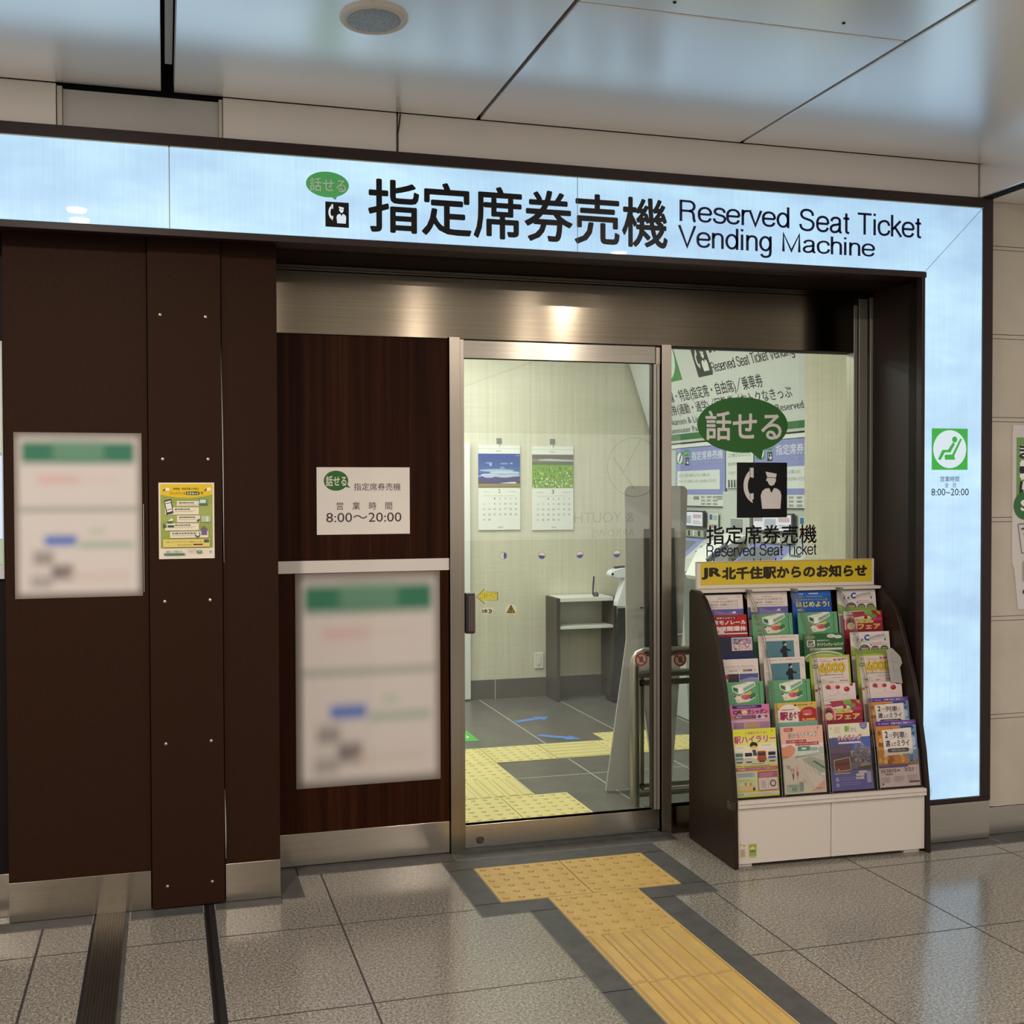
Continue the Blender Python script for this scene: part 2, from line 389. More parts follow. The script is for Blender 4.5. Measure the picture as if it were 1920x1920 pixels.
class Sheet:
    """flat printed matter: local x right, y down, in the given units; every mark sits a hair above the one below it"""
    def __init__(s, org, ux, uy, w, h, uw, uh, step=0.00010, start=0.0):
        s.o = Vector(org); s.ux = Vector(ux).normalized() * (w / uw); s.uy = Vector(uy).normalized() * (h / uh)
        s.n = s.uy.cross(s.ux).normalized(); s.w, s.h = uw, uh; s.k = 0; s.step = step; s.start = start; s.mb = MB(); s.clip = False
    def p(s, x, y, d=None):
        return s.o + s.ux * x + s.uy * y + s.n * ((s.start + s.k * s.step) if d is None else d)
    def base(s, col, thick=0.001):
        m = ink(col) if isinstance(col, str) else col
        q = [(0, 0), (0, s.h), (s.w, s.h), (s.w, 0)]
        s.mb.prism(q, lambda a, b, d: s.p(a, b, d), 0.0, -thick, m); return s
    def poly(s, pts, col):
        s.k += 1; m = ink(col) if isinstance(col, str) else col
        if s.clip: pts = [(min(max(x, 0), s.w), min(max(y, 0), s.h)) for x, y in pts]
        a = sum(pts[i][0] * pts[(i + 1) % len(pts)][1] - pts[(i + 1) % len(pts)][0] * pts[i][1] for i in range(len(pts)))
        if a > 0: pts = pts[::-1]
        s.mb.face([s.p(x, y) for x, y in pts], m); return s
    def rect(s, x0, y0, x1, y1, col): return s.poly([(x0, y0), (x0, y1), (x1, y1), (x1, y0)], col)
    def rrect(s, x0, y0, x1, y1, r, col):
        pts = []
        for cx, cy, a0 in ((x1 - r, y0 + r, -90), (x1 - r, y1 - r, 0), (x0 + r, y1 - r, 90), (x0 + r, y0 + r, 180)):
            for k in range(6):
                a = math.radians(a0 + 18 * k); pts.append((cx + r * math.cos(a), cy + r * math.sin(a)))
        return s.poly(pts, col)
    def ell(s, cx, cy, rx, ry, col, a0=0, a1=360, n=36):
        pts = [(cx + rx * math.cos(math.radians(a0 + (a1 - a0) * k / n)), cy + ry * math.sin(math.radians(a0 + (a1 - a0) * k / n))) for k in range(n + (a1 - a0 < 360))]
        return s.poly(pts, col)
    def ring(s, cx, cy, r0, r1, col, n=40):
        s.k += 1; m = ink(col) if isinstance(col, str) else col
        for k in range(n):
            a, b = 2 * math.pi * k / n, 2 * math.pi * (k + 1) / n
            q = [(cx + r0 * math.cos(a), cy + r0 * math.sin(a)), (cx + r0 * math.cos(b), cy + r0 * math.sin(b)),
                 (cx + r1 * math.cos(b), cy + r1 * math.sin(b)), (cx + r1 * math.cos(a), cy + r1 * math.sin(a))]
            s.mb.face([s.p(x, y) for x, y in q], m)
        return s
    def line(s, x0, y0, x1, y1, w, col):
        L = math.hypot(x1 - x0, y1 - y0); dx, dy = -(y1 - y0) / L * w / 2, (x1 - x0) / L * w / 2
        return s.poly([(x0 + dx, y0 + dy), (x1 + dx, y1 + dy), (x1 - dx, y1 - dy), (x0 - dx, y0 - dy)], col)
    def text(s, t, x0, y0, x1, y1, col, bold=0.0, slant=0.0):
        V, Fs, _, hem, wem = text_geom(t, slant); s.k += 1
        m = ink(col) if isinstance(col, str) else col
        rx, ry = bold * (x1 - x0) / wem, bold * (y1 - y0) / hem      # bolder strokes: the glyphs drawn again round a small circle
        n = 0 if bold <= 0 else (8 if bold > 0.02 or len(t) < 8 else 4)
        x0 += rx; x1 -= rx; y0 += ry; y1 -= ry
        for j in range(max(n, 1)):
            dx, dy = (rx * math.cos(2 * math.pi * j / n), ry * math.sin(2 * math.pi * j / n)) if n else (0, 0)
            if j: s.k += 0.35
            s.mb.mesh([s.p(x0 + dx + (x1 - x0) * a, y1 + dy + (y0 - y1) * b) for a, b in V], Fs, m)
        return s
    def textw(s, t, x0, yc, h, col, bold=0.0, asp=1.0, slant=0.0):
        """natural width: height h, vertical centre yc"""
        a = text_geom(t, slant)[2]
        return s.text(t, x0, yc - h / 2, x0 + a * h * asp, yc + h / 2, col, bold, slant)
    def fine(s, x0, y0, x1, n, dy, col, w=1.2, jit=0.25):
        """lines of print too small to read"""
        s.k += 1; m = ink(col)
        for k in range(n):
            e = x1 - random.random() * jit * (x1 - x0); y = y0 + k * dy; x = x0
            while x < e:
                b = min(e, x + (x1 - x0) * random.uniform(0.05, 0.16))
                s.mb.face([s.p(x, y), s.p(x, y + w), s.p(b, y + w), s.p(b, y)], m); x = b + (x1 - x0) * 0.02
        return s
    def build(s, name, parent=None): return s.mb.build(name, parent)

def wall_sheet(u0, v0, u1, v1, Y, uw=None, uh=None, start=0.0):
    """an upright sheet on a wall of constant Y, whose corners are seen at these photo pixels; units default to pixels"""
    a, b = at(u0, v0, Y=Y), at(u1, v1, Y=Y)
    return Sheet((a.x, Y, a.z), (1, 0, 0), (0, 0, -1), b.x - a.x, a.z - b.z, uw or (u1 - u0), uh or (v1 - v0), start=start)

# ================================================================== SETTING
YS, YP, YD, YB = -0.2404, -0.0995, 0.227, 3.69      # sign face, left panels, door wall, back wall of the room
ZSB, ZST, ZSF = 2.6795, 2.9896, 3.0391              # lit band bottom/top, frame top
XI, XR, XO = 1.7257, 2.040, 2.0965                  # right leg of the lit frame
YF = -0.215                                         # fascia above the sign
XBEAM = 2.045

# floors
b = MB(); b.box(-9, 9, -11.2, 0.25, -0.1, 0.0, 'granite'); struct(b.build('floor'))
b = MB(); b.box(-1.6, 2.6, 0.25, 3.8, -0.1, 0.0, 'room_tile'); struct(b.build('floor'), None)

mat('grout', (0.20, 0.195, 0.18), 0.7)
# slate bands on the concourse floor
def band(pts, z=0.0015):
    m = MB(); m.prism(pts, lambda a, c, d: Vector((a, c, d)), z, -0.002, 'slate_band')
    for A, B in zip(pts, pts[1:] + pts[:1]):          # pale grout along the edges
        A, B = Vector(A), Vector(B); t = (B - A).normalized(); nn = Vector((-t.y, t.x)) * 0.0016
        m.face([Vector((*(A + nn), z + 0.0003)), Vector((*(A - nn), z + 0.0003)), Vector((*(B - nn), z + 0.0003)), Vector((*(B + nn), z + 0.0003))], 'grout')
    return struct(m.build('trim_1', fixn=True))
band([(-2.42, -0.19), (-1.985, -0.19), (-1.985, YP), (-2.42, YP)])
band([(-1.845, -0.19), (-1.565, -0.19), (-1.565, YP), (-1.845, YP)])
band([(-1.52, -0.175), (-1.25, -0.175), (-1.25, YP), (-1.52, YP)])
band([(-1.25, -0.13), (-1.155, -0.13), (-1.155, 0.225), (-1.25, 0.225)])
band([(1.70, -0.325), (2.10, -0.325), (2.10, YS + 0.01), (1.70, YS + 0.01)])
band([(2.104, -0.325), (6.0, -0.325), (6.0, -0.2), (2.104, -0.2)], 0.0012)
band([(-1.155, 0.12), (-0.44, 0.12), (-0.44, 0.225), (-1.155, 0.225)])
# round the tactile path: head, shoulders and both long sides
band([(-0.44, 0.13), (0.66, 0.13), (0.66, 0.30), (-0.44, 0.30)], 0.0013)
band([(-0.515, 0.0), (0.515, 0.0), (0.515, 0.12), (-0.515, 0.12)])
band([(-0.515, -0.4), (-0.4, -0.4), (-0.4, 0.0), (-0.515, 0.0)])
band([(0.4, -0.4), (0.515, -0.4), (0.515, 0.0), (0.4, 0.0)])
band([(-0.515, -0.515), (-0.2, -0.515), (-0.2, -0.4), (-0.515, -0.4)])
band([(0.2, -0.515), (0.515, -0.515), (0.515, -0.4), (0.2, -0.4)])
band([(-0.315, -1.225), (-0.2, -1.225), (-0.2, -0.515), (-0.315, -0.515)])
band([(-0.315, -2.0), (-0.2, -2.0), (-0.2, -1.225), (-0.315, -1.225)])
band([(0.2, -2.0), (0.315, -2.0), (0.315, -0.515), (0.2, -0.515)])
# ribbed movement-joint cover and the black joint beside it
b = MB()
b.box(-1.975, -1.865, -11.0, YP, -0.004, 0.003, 'joint_cover')
for k in range(10):
    x = -1.968 + k * 0.0108
    b.box(x, x + 0.0055, -11.0, YP, 0.003, 0.0065, 'joint_cover')
struct(b.build('trim_2'))
b = MB(); b.box(-1.985, -1.975, -11, YP, -0.003, 0.0015, 'dark_gap'); b.box(-1.865, -1.85, -11, YP, -0.003, 0.0015, 'slate_band')
b.box(-1.565, -1.522, -11.0, YP, -0.003, 0.0012, 'dark_gap'); b.box(-1.556, -1.546, -11.0, YP, 0.0012, 0.003, 'brown_dark'); struct(b.build('trim_3'))

# ceiling of long metal panels with open joints, dark void above
gap = 0.008
def cpanel(x0, x1, y0, y1):
    m = MB(); m.box(x0, x1, y0, y1, ZC, ZC + 0.03, 'ceiling_metal'); return struct(m.build('ceiling', bevel=0.003))
cpanel(-9, -1.702, -11.2, -0.222)
cpanel(-1.654, -0.433 - gap, -11.2, -0.222)
for y0, y1 in ((-1.311 + 0.004, -0.222), (-5.0, -1.311 - 0.004), (-11.2, -5.008)):
    cpanel(-0.433 + gap, 0.783 - gap, y0, y1)
cpanel(0.783 + gap, XBEAM, -11.2, -0.222)
b = MB(); b.box(-9, 9, -11.3, 0.2, ZC + 0.16, ZC + 0.2, 'dark_gap'); struct(b.build('ceiling'))
# light strip channel in the open slot on the left
b = MB(); b.box(-1.688, -1.662, -11, -0.42, ZC + 0.03, ZC + 0.06, 'fascia_grey'); b.box(-1.656, -1.654, -11, -0.30, ZC - 0.002, ZC + 0.05, 'sign_edge')
struct(b.build('trim_4'))
# dropped beam on the right
b = MB(); b.box(XBEAM, 2.35, -11.2, -0.2, ZSF + 0.006, ZC + 0.02, 'ceiling_metal'); struct(b.build('ceiling', bevel=0.004))
b = MB(); b.box(XBEAM + 0.01, XBEAM + 0.045, -11.2, -0.2, ZSF - 0.004, ZSF + 0.006, 'dark_gap'); b.box(2.095, 9, -11.2, -0.2, ZSF - 0.004, ZSF + 0.004, 'ceiling_metal')
struct(b.build('ceiling'))

# fascia over the sign
xa, xb_ = at(107, 190, Y=YF).x, at(412, 215, Y=YF).x
xc = at(745, 240, Y=YF).x
b = MB()
b.box(-9, xa - 0.004, YF, YF + 0.05, 2.95, ZC, 'fascia_paint')
b.box(xb_ + 0.012, xc - 0.003, YF, YF + 0.05, 2.95, ZC, 'fascia_paint')
b.box(xc + 0.004, XBEAM - 0.006, YF, YF + 0.05, 2.95, ZC, 'fascia_paint')
struct(b.build('wall_front', bevel=0.002))
b = MB(); b.box(xa, xa + 0.018, YF - 0.002, YF + 0.05, 2.95, ZC - 0.01, 'cream_stone'); b.box(xb_ - 0.004, xb_ + 0.009, YF - 0.002, YF + 0.05, 2.95, ZC - 0.01, 'cream_stone')
struct(b.build('trim_5'))
b = MB(); b.box(xa + 0.02, xb_ - 0.005, YF + 0.012, YF + 0.05, 2.95, ZC - 0.016, 'fascia_grey'); struct(b.build('wall_front'))
b = MB(); b.box(-9, 9, YF + 0.05, YF + 0.09, 2.9, ZC + 0.17, 'dark_gap'); struct(b.build('wall_front'))
# hairline crack with a loose strip of sealant at the fascia joint
b = MB(); b.tube([(xc + 0.012, YF - 0.004, ZC - 0.004), (xc + 0.006, YF - 0.008, ZC - 0.05), (xc + 0.0, YF - 0.005, ZC - 0.09), (xc - 0.001, YF - 0.003, 3.04)], 0.0028, 'brown_bezel', 8)
struct(b.build('trim_6'))

# brown cladding left of the door: wide panel, screwed cover strip, narrow panel
X1, X2, X3, X4 = -2.296, -1.762, -1.479, -1.2544
b = MB(); b.box(X1, X2 - 0.003, YP, YP + 0.03, 0.1585, 2.70, 'brown_laminate'); w1 = struct(b.build('wall_left', bevel=0.001))
b = MB(); b.box(X2, X3, YP - 0.016, YP - 0.003, 0.008, 2.70, 'brown_laminate'); w2 = struct(b.build('wall_left', bevel=0.001))
b = MB(); b.box(X3 + 0.003, X4, YP, YP + 0.03, 0.1585, 2.70, 'brown_laminate'); w3 = struct(b.build('wall_left', bevel=0.001))
b = MB(); b.box(X1, X1 + 0.02, YP + 0.03, YD + 0.2, 0.0, 2.70, 'brown_dark'); b.box(X4 - 0.02, X4, YP + 0.03, YD, 0.0, 2.70, 'brown_dark'); struct(b.build('wall_left'))
b = MB(); b.box(X1, X4, YP + 0.03, YP + 0.06, 0.0, 2.70, 'brown_dark'); struct(b.build('wall_left'))
for (u, v) in [(300, 590), (385, 594), (305, 861), (390, 861), (309, 1128), (394, 1125), (311, 1395), (396, 1389), (314, 1662), (398, 1653)]:
    p = at(u, v, Y=YP - 0.016)
    s_ = MB(); s_.lathe([(0.0065, 0.0), (0.0058, -0.002), (0.003, -0.0035)], (p.x, YP - 0.016, p.z), 'steel_tube', 14, 'Y'); s_.build('screw', w2, smooth=True)
# pale aluminium edge showing where the laminate has bowed away
def sliver(u0, v0, u1, v1, Y, w=0.0035):
    a, c = at(u0, v0, Y=Y), at(u1, v1, Y=Y); m = MB(); n = 10; pts = []
    for k in range(n + 1):
        t = k / n; ww = w * math.sin(math.pi * min(max(t, 0.04), 0.96)) + 0.0004
        pts.append((a.x + (c.x - a.x) * t, a.z + (c.z - a.z) * t, ww))
    out = [(x, z) for x, z, ww in pts] + [(x + ww, z) for x, z, ww in reversed(pts)]
    m.prism(out, lambda p, q, d: Vector((p, d, q)), Y, Y + 0.002, 'fascia_grey'); return m
sliver(413.5, 640, 420, 1055, YP - 0.0035).build('edge_strip', w2)
sliver(283.2, 1290, 285.6, 1515, YP - 0.0035).build('edge_strip', w2)
sliver(421, 1480, 423.5, 1610, YP - 0.0035).build('edge_strip', w2)
# steel kick plates
def kick(x0, x1, y, z0, z1, name='baseboard_left', mt='steel_kick_lit'):
    m = MB(); m.box(x0, x1, y, y + 0.012, z0, z1, mt); return struct(m.build(name, bevel=0.0012))
kick(X1, X2 - 0.004, YP - 0.004, 0.004, 0.158)
kick(X3 + 0.004, X4, YP - 0.004, 0.004, 0.158)
# recess at the far left edge
YL = -0.02
b = MB(); b.box(-3.6, X1 - 0.004, YL, YL + 0.03, 0.16, 2.7, 'brown_dark'); struct(b.build('wall_left'))
kick(-3.6, X1 - 0.004, YL - 0.006, 0.002, 0.17)

# door wall: walnut boards, steel header, rail, posts
b = MB(); b.box(X4, -0.447, YD, YD + 0.03, 1.362, 2.366, 'walnut_board'); struct(b.build('wall_front'))
b = MB(); b.box(X4, -0.447, YD, YD + 0.03, 0.152, 1.306, 'walnut_board'); struct(b.build('wall_front'))
b = MB(); b.box(X4, -0.4455, YD - 0.008, YD + 0.03, 1.306, 1.361, 'white_coat'); struct(b.build('trim_7', bevel=0.0015))
kick(X4, -0.445, YD - 0.006, 0.008, 0.152, 'baseboard_front')
b = MB(); b.box(X4, 1.679, YD - 0.004, YD + 0.06, 2.3625, 2.638, 'steel'); struct(b.build('trim_8', bevel=0.0015))
b = MB()
b.box(X4, 1.787, YD - 0.016, YD + 0.06, 2.640, 2.648, 'steel'); b.box(X4, 1.787, YD - 0.010, YD + 0.06, 2.651, 2.6637, 'steel')
struct(b.build('trim_9', bevel=0.001))
b = MB(); b.box(X4, 1.80, YD, YD + 0.08, 2.36, 2.70, 'dark_gap'); struct(b.build('wall_front'))
# left jamb, in two steps
b = MB(); b.box(-0.4455, -0.395, YD - 0.022, YD + 0.07, 0.0, 2.370, 'steel_post'); b.box(-0.395, -0.372, YD - 0.006, YD + 0.07, 0.0, 2.362, 'steel_post'); struct(b.build('trim_10', bevel=0.002))
# mullion and right frame
b = MB(); b.box(0.617, 0.668, YD - 0.006, YD + 0.07, 0.0, 2.370, 'steel_post'); struct(b.build('trim_11', bevel=0.002))
b = MB(); b.box(1.679, 1.700, YD - 0.004, YD + 0.06, 0.0, 2.60, 'stile_metal'); b.box(1.708, 1.757, YD - 0.006, YD + 0.06, 0.0, 2.632, 'stile_metal'); b.box(1.770, 1.787, YD - 0.012, YD + 0.06, 0.0, 2.645, 'stile_metal')
b.box(1.70, 1.787, YD + 0.03, YD + 0.06, 0.0, 2.64, 'dark_gap'); struct(b.build('trim_12', bevel=0.0015))
b = MB(); b.box(0.668, 1.679, YD + 0.0, YD + 0.06, 2.364, 2.3715, 'steel_tube'); b.box(0.668, 1.679, YD - 0.004, YD + 0.05, 0.0, 0.13, 'steel'); struct(b.build('trim_13'))
# brown reveals between the lit frame and the door wall
b = MB(); b.box(1.787, 1.815, YS + 0.012, YD + 0.1, 0.0, 2.70, 'brown_dark'); struct(b.build('wall_right', bevel=0.001))
b = MB(); b.box(1.7835, 1.787, -0.085, YD - 0.02, 0.0, 2.66, 'brown_bezel'); struct(b.build('wall_right'))
b = MB(); b.box(X4, 1.787, -0.02, YD + 0.1, 2.6665, 2.70, 'brown_laminate'); struct(b.build('ceiling'))
b = MB(); b.box(-9, 1.787, YS + 0.012, -0.028, 2.6715, 2.70, 'brown_bezel'); b.box(X4, 1.787, -0.03, -0.02, 2.668, 2.70, 'dark_gap'); struct(b.build('ceiling'))

# cream stone wall on the right, steel base
YW = -0.205
zj = [(at(1890, a, Y=YW).z, at(1890, c, Y=YW).z) for a, c in ((463, 470), (628, 636), (783, 791), (970, 978), (1155, 1163), (1338, 1346))]
zt_, zb_ = 3.034, at(1890, 1509, Y=YW).z
b = MB(); top = zt_
for za, zc_ in zj:
    b.box(2.104, 6.0, YW, YW + 0.03, za + 0.0015, top, 'cream_stone')
    b.box(2.104, 6.0, YW + 0.001, YW + 0.03, zc_ + 0.0015, za - 0.0015, 'cream_stone'); top = zc_ - 0.0015
    for xx in (2.125, 2.9): b.lathe([(0.0028, 0.0), (0.0028, -0.002)], (xx, YW + 0.001, (za + zc_) / 2), 'slate_band', 8, 'Y')
b.box(2.104, 6.0, YW, YW + 0.03, zb_, top, 'cream_stone')
b.box(2.104, 6.0, YW + 0.006, YW + 0.04, zb_, zt_, 'slate_band')
struct(b.build('wall_right'))
kick(2.104, 6.0, YW - 0.004, 0.004, zb_ - 0.004, 'baseboard_right')

# ticket room
b = MB(); b.box(-1.6, 2.7, YB, YB + 0.08, 0.0, 3.05, 'wallpaper'); struct(b.build('wall_back'))
b = MB(); b.box(-1.68, -1.6, 0.3, YB, 0.0, 3.05, 'wallpaper'); struct(b.build('wall_left'))
b = MB(); b.box(1.88, 2.6, 0.29, 0.955, 0.0, 3.05, 'wallpaper'); struct(b.build('wall_right'))
b = MB(); b.box(2.6, 2.66, 0.955, YB, 0.0, 3.05, 'room_ceiling'); struct(b.build('wall_right'))
b = MB(); b.box(-1.6, 2.66, 0.29, YB, 3.0, 3.06, 'room_ceiling'); struct(b.build('ceiling'))
b = MB(); b.box(-1.6, 2.6, YB - 0.012, YB, 0.0, 0.155, 'skirting_tile'); b.box(0.855, 0.86, YB - 0.0125, YB, 0.0, 0.155, 'white_coat'); struct(b.build('baseboard_back'))
b = MB(); b.box(1.868, 1.88, 0.29, 0.955, 0.0, 0.155, 'skirting_tile'); struct(b.build('baseboard_right'))
b = MB(); b.box(-1.6, X4 + 0.02, YD + 0.09, YD + 0.12, 0, 3.0, 'wallpaper'); b.box(X4, -0.45, YD + 0.05, YD + 0.08, 0.0, 3.0, 'wallpaper'); b.box(-1.6, 1.9, YD + 0.08, YD + 0.11, 2.40, 3.0, 'wallpaper')
struct(b.build('wall_front'))

# concourse behind the viewer: opposite shopfront wall
b = MB(); b.box(-9, 9, -11.3, -11.2, 0.0, 3.4, 'cream_stone'); struct(b.build('wall_back'))
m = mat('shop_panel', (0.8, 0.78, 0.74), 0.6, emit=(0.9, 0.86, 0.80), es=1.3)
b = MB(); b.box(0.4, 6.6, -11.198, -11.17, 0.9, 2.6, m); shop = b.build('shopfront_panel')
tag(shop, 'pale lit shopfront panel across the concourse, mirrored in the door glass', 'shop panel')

# ================================================================== TACTILE PAVING
def tactile(name, x0, x1, y0, y1, pattern, m, label, along='y', group='yellow tactile paving tiles'):
    g = 0.0025; t = MB(); z = 0.004
    t.box(x0 + g, x1 - g, y0 + g, y1 - g, -0.002, z, m)
    W_, D_ = x1 - x0, y1 - y0
    if pattern == 'dots':
        nx, ny = max(1, round(W_ / 0.067)), max(1, round(D_ / 0.067))
        for i in range(nx):
            for j in range(ny):
                c = (x0 + (i + 0.5) * W_ / nx, y0 + (j + 0.5) * D_ / ny, z)
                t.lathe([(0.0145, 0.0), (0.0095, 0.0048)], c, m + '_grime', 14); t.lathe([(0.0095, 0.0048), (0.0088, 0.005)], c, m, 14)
    else:
        n = 5
        for i in range(n):
            if along == 'y':
                c = x0 + (i + 0.5) * W_ / n; e0, e1 = y0 + 0.003, y1 - 0.003
                V = [(c - .031, e0, z), (c + .031, e0, z), (c + .031, e1, z), (c - .031, e1, z), (c - .020, e0 + .006, z + .005), (c + .020, e0 + .006, z + .005), (c + .020, e1 - .006, z + .005), (c - .020, e1 - .006, z + .005)]
            else:
                c = y0 + (i + 0.5) * D_ / n; e0, e1 = x0 + 0.003, x1 - 0.003
                V = [(e0, c - .031, z), (e1, c - .031, z), (e1, c + .031, z), (e0, c + .031, z), (e0 + .006, c - .020, z + .005), (e1 - .006, c - .020, z + .005), (e1 - .006, c + .020, z + .005), (e0 + .006, c + .020, z + .005)]
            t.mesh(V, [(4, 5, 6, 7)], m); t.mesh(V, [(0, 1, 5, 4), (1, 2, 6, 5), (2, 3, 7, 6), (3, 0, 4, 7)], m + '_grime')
    return tag(t.build(name, fixn=True), label, 'tactile tile', group)
TO, TI = 'tactile_yellow', 'tactile_lemon'
tactile('tactile_tile', -0.4, 0.0, -0.4, 0.0, 'dots', TO, 'dotted yellow tactile tile before the door, left of the pair')
tactile('tactile_tile', 0.0, 0.4, -0.4, 0.0, 'dots', TO, 'dotted yellow tactile tile before the door, right of the pair by the rack')
tactile('tactile_tile', -0.2, 0.2, -0.8, -0.4, 'dots', TO, 'dotted yellow tactile tile heading the stem, with worn low dots')
tactile('tactile_tile', -0.2, 0.2, -1.2, -0.8, 'bars', TO, 'barred yellow tactile tile just below the dotted stem tile')
tactile('tactile_tile', -0.2, 0.2, -1.6, -1.2, 'bars', TO, 'barred yellow tactile tile cut by the bottom of the photo')
GI = 'lemon tactile tiles inside the ticket room'
tactile('tactile_tile', -0.345, 0.05, 0.62, 1.015, 'dots', TI, 'dotted lemon tactile tile behind the glass, beside the left door jamb', group=GI)
tactile('tactile_tile', 0.05, 0.435, 0.62, 1.015, 'dots', TI, 'dotted lemon tactile tile behind the middle of the door glass', group=GI)
tactile('tactile_tile', -0.145, 0.252, 1.015, 1.36, 'bars', TI, 'barred lemon tactile tile inside, leading away from the door', group=GI)
tactile('tactile_tile', -0.145, 0.252, 1.36, 1.725, 'dots', TI, 'dotted lemon tactile tile inside, between barred tile and corner tile', group=GI)
tactile('tactile_tile', -0.145, 0.252, 1.725, 2.11, 'dots', TI, 'dotted lemon corner tactile tile, where the inner path turns right', group=GI)
tactile('tactile_tile', 0.252, 0.65, 1.725, 2.11, 'dots', TI, 'dotted lemon tactile tile in the branch, just right of the corner', group=GI)
tactile('tactile_tile', 0.65, 1.035, 1.725, 2.11, 'bars', TI, 'barred lemon tactile tile in the branch running towards the machines', along='x', group=GI)
tactile('tactile_tile', 1.035, 1.43, 1.725, 2.11, 'dots', TI, 'dotted lemon tactile tile beside the grey standee, near one of two', group=GI)
tactile('tactile_tile', 1.13, 1.52, 2.11, 2.32, 'dots', TI, 'dotted lemon half tactile tile beyond the branch end, left of the standee', group=GI)
tactile('tactile_tile', 1.43, 1.83, 1.725, 2.11, 'dots', TI, 'dotted lemon tactile tile seen through the fixed pane, right of the standee', group=GI)

# ================================================================== ILLUMINATED PORTAL SIGN
sg = thing('illuminated_sign', (-0.2, YS + 0.1, 2.83), 'long pale blue backlit portal sign reading Reserved Seat Ticket Vending Machine above the door', 'sign')
FB = YS - 0.006
b = MB()
b.box(-9, XO, FB, YF - 0.001, ZST + 0.004, ZSF, 'brown_bezel')
b.box(-9, XI + 0.003, FB, YS + 0.03, ZSB - 0.030, ZSB - 0.004, 'brown_bezel')
b.box(XR + 0.004, XO, FB, YF + 0.06, 0.20, ZST + 0.006, 'brown_bezel')
b.box(XI - 0.022, XI - 0.004, FB, YS + 0.03, 0.0, ZSB - 0.028, 'brown_bezel')
b.box(XI - 0.022, XO, FB, YS + 0.03, 0.185, 0.205, 'brown_bezel')
b.build('frame', sg, bevel=0.0015)
b = MB(); b.box(-9, XR, YS + 0.006, YS + 0.012, ZSB - 0.004, ZST + 0.004, 'brown_dark'); b.box(XI, XR, YS + 0.006, YS + 0.012, 0.2, ZSB, 'brown_dark')
b.box(XI - 0.02, XO, YS + 0.012, YF + 0.06, 0.18, 2.6, 'brown_dark'); b.build('housing', sg)
b = MB()   # thin aluminium edging round the lit faces
b.box(-9, XR + 0.004, YS - 0.004, YS + 0.004, ZST, ZST + 0.004, 'sign_edge'); b.box(XR, XR + 0.004, YS - 0.004, YS + 0.004, 0.205, ZST, 'slate_band')
b.build('edging', sg)
j1, j2 = at(317.5, 350, Y=YS).x, at(1082.7, 400, Y=YS).x
def lit(pts):
    m = MB(); m.prism(pts, lambda a, c, d: Vector((a, d, c)), YS, YS + 0.006, 'sign_face'); return m.build('light_panel', sg)
g2 = 0.0018
lit([(-6.0, ZSB), (j1 - g2, ZSB), (j1 - g2, ZST), (-6.0, ZST)])
lit([(j1 + g2, ZSB), (j2 - g2 / 2, ZSB), (j2 - g2 / 2, ZST), (j1 + g2, ZST)])
lit([(j2 + g2 / 2, ZSB), (XI - 0.001, ZSB), (XR - 0.001, ZST), (j2 + g2 / 2, ZST)])
lit([(XI + 0.0, 0.208), (XR - 0.0005, 0.208), (XR - 0.0005, ZST - 0.002), (XI + 0.0, ZSB - 0.002)])
b = MB(); b.box(j1 - g2, j1 + g2, YS - 0.003, YS + 0.004, ZSB - 0.006, ZST + 0.002, 'sign_edge'); b.box(j1 - 0.003, j1 + 0.003, YS - 0.005, YS - 0.002, ZST - 0.002, ZST + 0.006, 'slate_band'); b.build('joint_strip', sg)
for (A, B, w_) in [((j2, ZSB), (j2, ZST), 0.0022), ((XI, ZSB), (XR, ZST), 0.0026)]:
    m_ = MB(); m_.prism([(A[0] - w_ / 2, A[1]), (A[0] + w_ / 2, A[1]), (B[0] + w_ / 2, B[1]), (B[0] - w_ / 2, B[1])], lambda a, c, d: Vector((a, d, c)), YS - 0.0012, YS + 0.003, mat('joint_grey', (0.20, 0.22, 0.23), 0.5)); m_.build('joint_strip', sg)
b = MB(); b.box(XI - 0.022, XO - 0.001, YS - 0.004, YS + 0.01, 0.004, 0.182, 'steel_kick_lit'); b.build('kick_plate', sg, bevel=0.001)

PB = hx('1c1917'); black = mat('vinyl_black', hx('0d0b0b'), 0.4, 0, 0.2); violet = mat('vinyl_violet', hx('17133c'), 0.4, 0, 0.2)
green = mat('vinyl_green', hx('3f8a4c'), 0.4, 0, 0.4); greend = mat('vinyl_dark_green', hx('2c6428'), 0.4, 0, 0.3)
leaf = mat('vinyl_leaf_green', hx('43b04a'), 0.4, 0, 0.4); white = mat('vinyl_white', (0.66, 0.62, 0.60), 0.4, 0, 0.4)
lwhite = mat('lit_white', (0.3, 0.3, 0.3), 0.3, 0, 0.4, emit=(0.62, 0.78, 0.88), es=0.75)
lgreen = mat('lit_green', hx('2f9e3e'), 0.3, 0, 0.4, emit=hx('2f9a30'), es=0.55)
lgreen2 = mat('lit_deep_green', hx('3f8a4c'), 0.3, 0, 0.4, emit=hx('3f8a4c'), es=0.55)

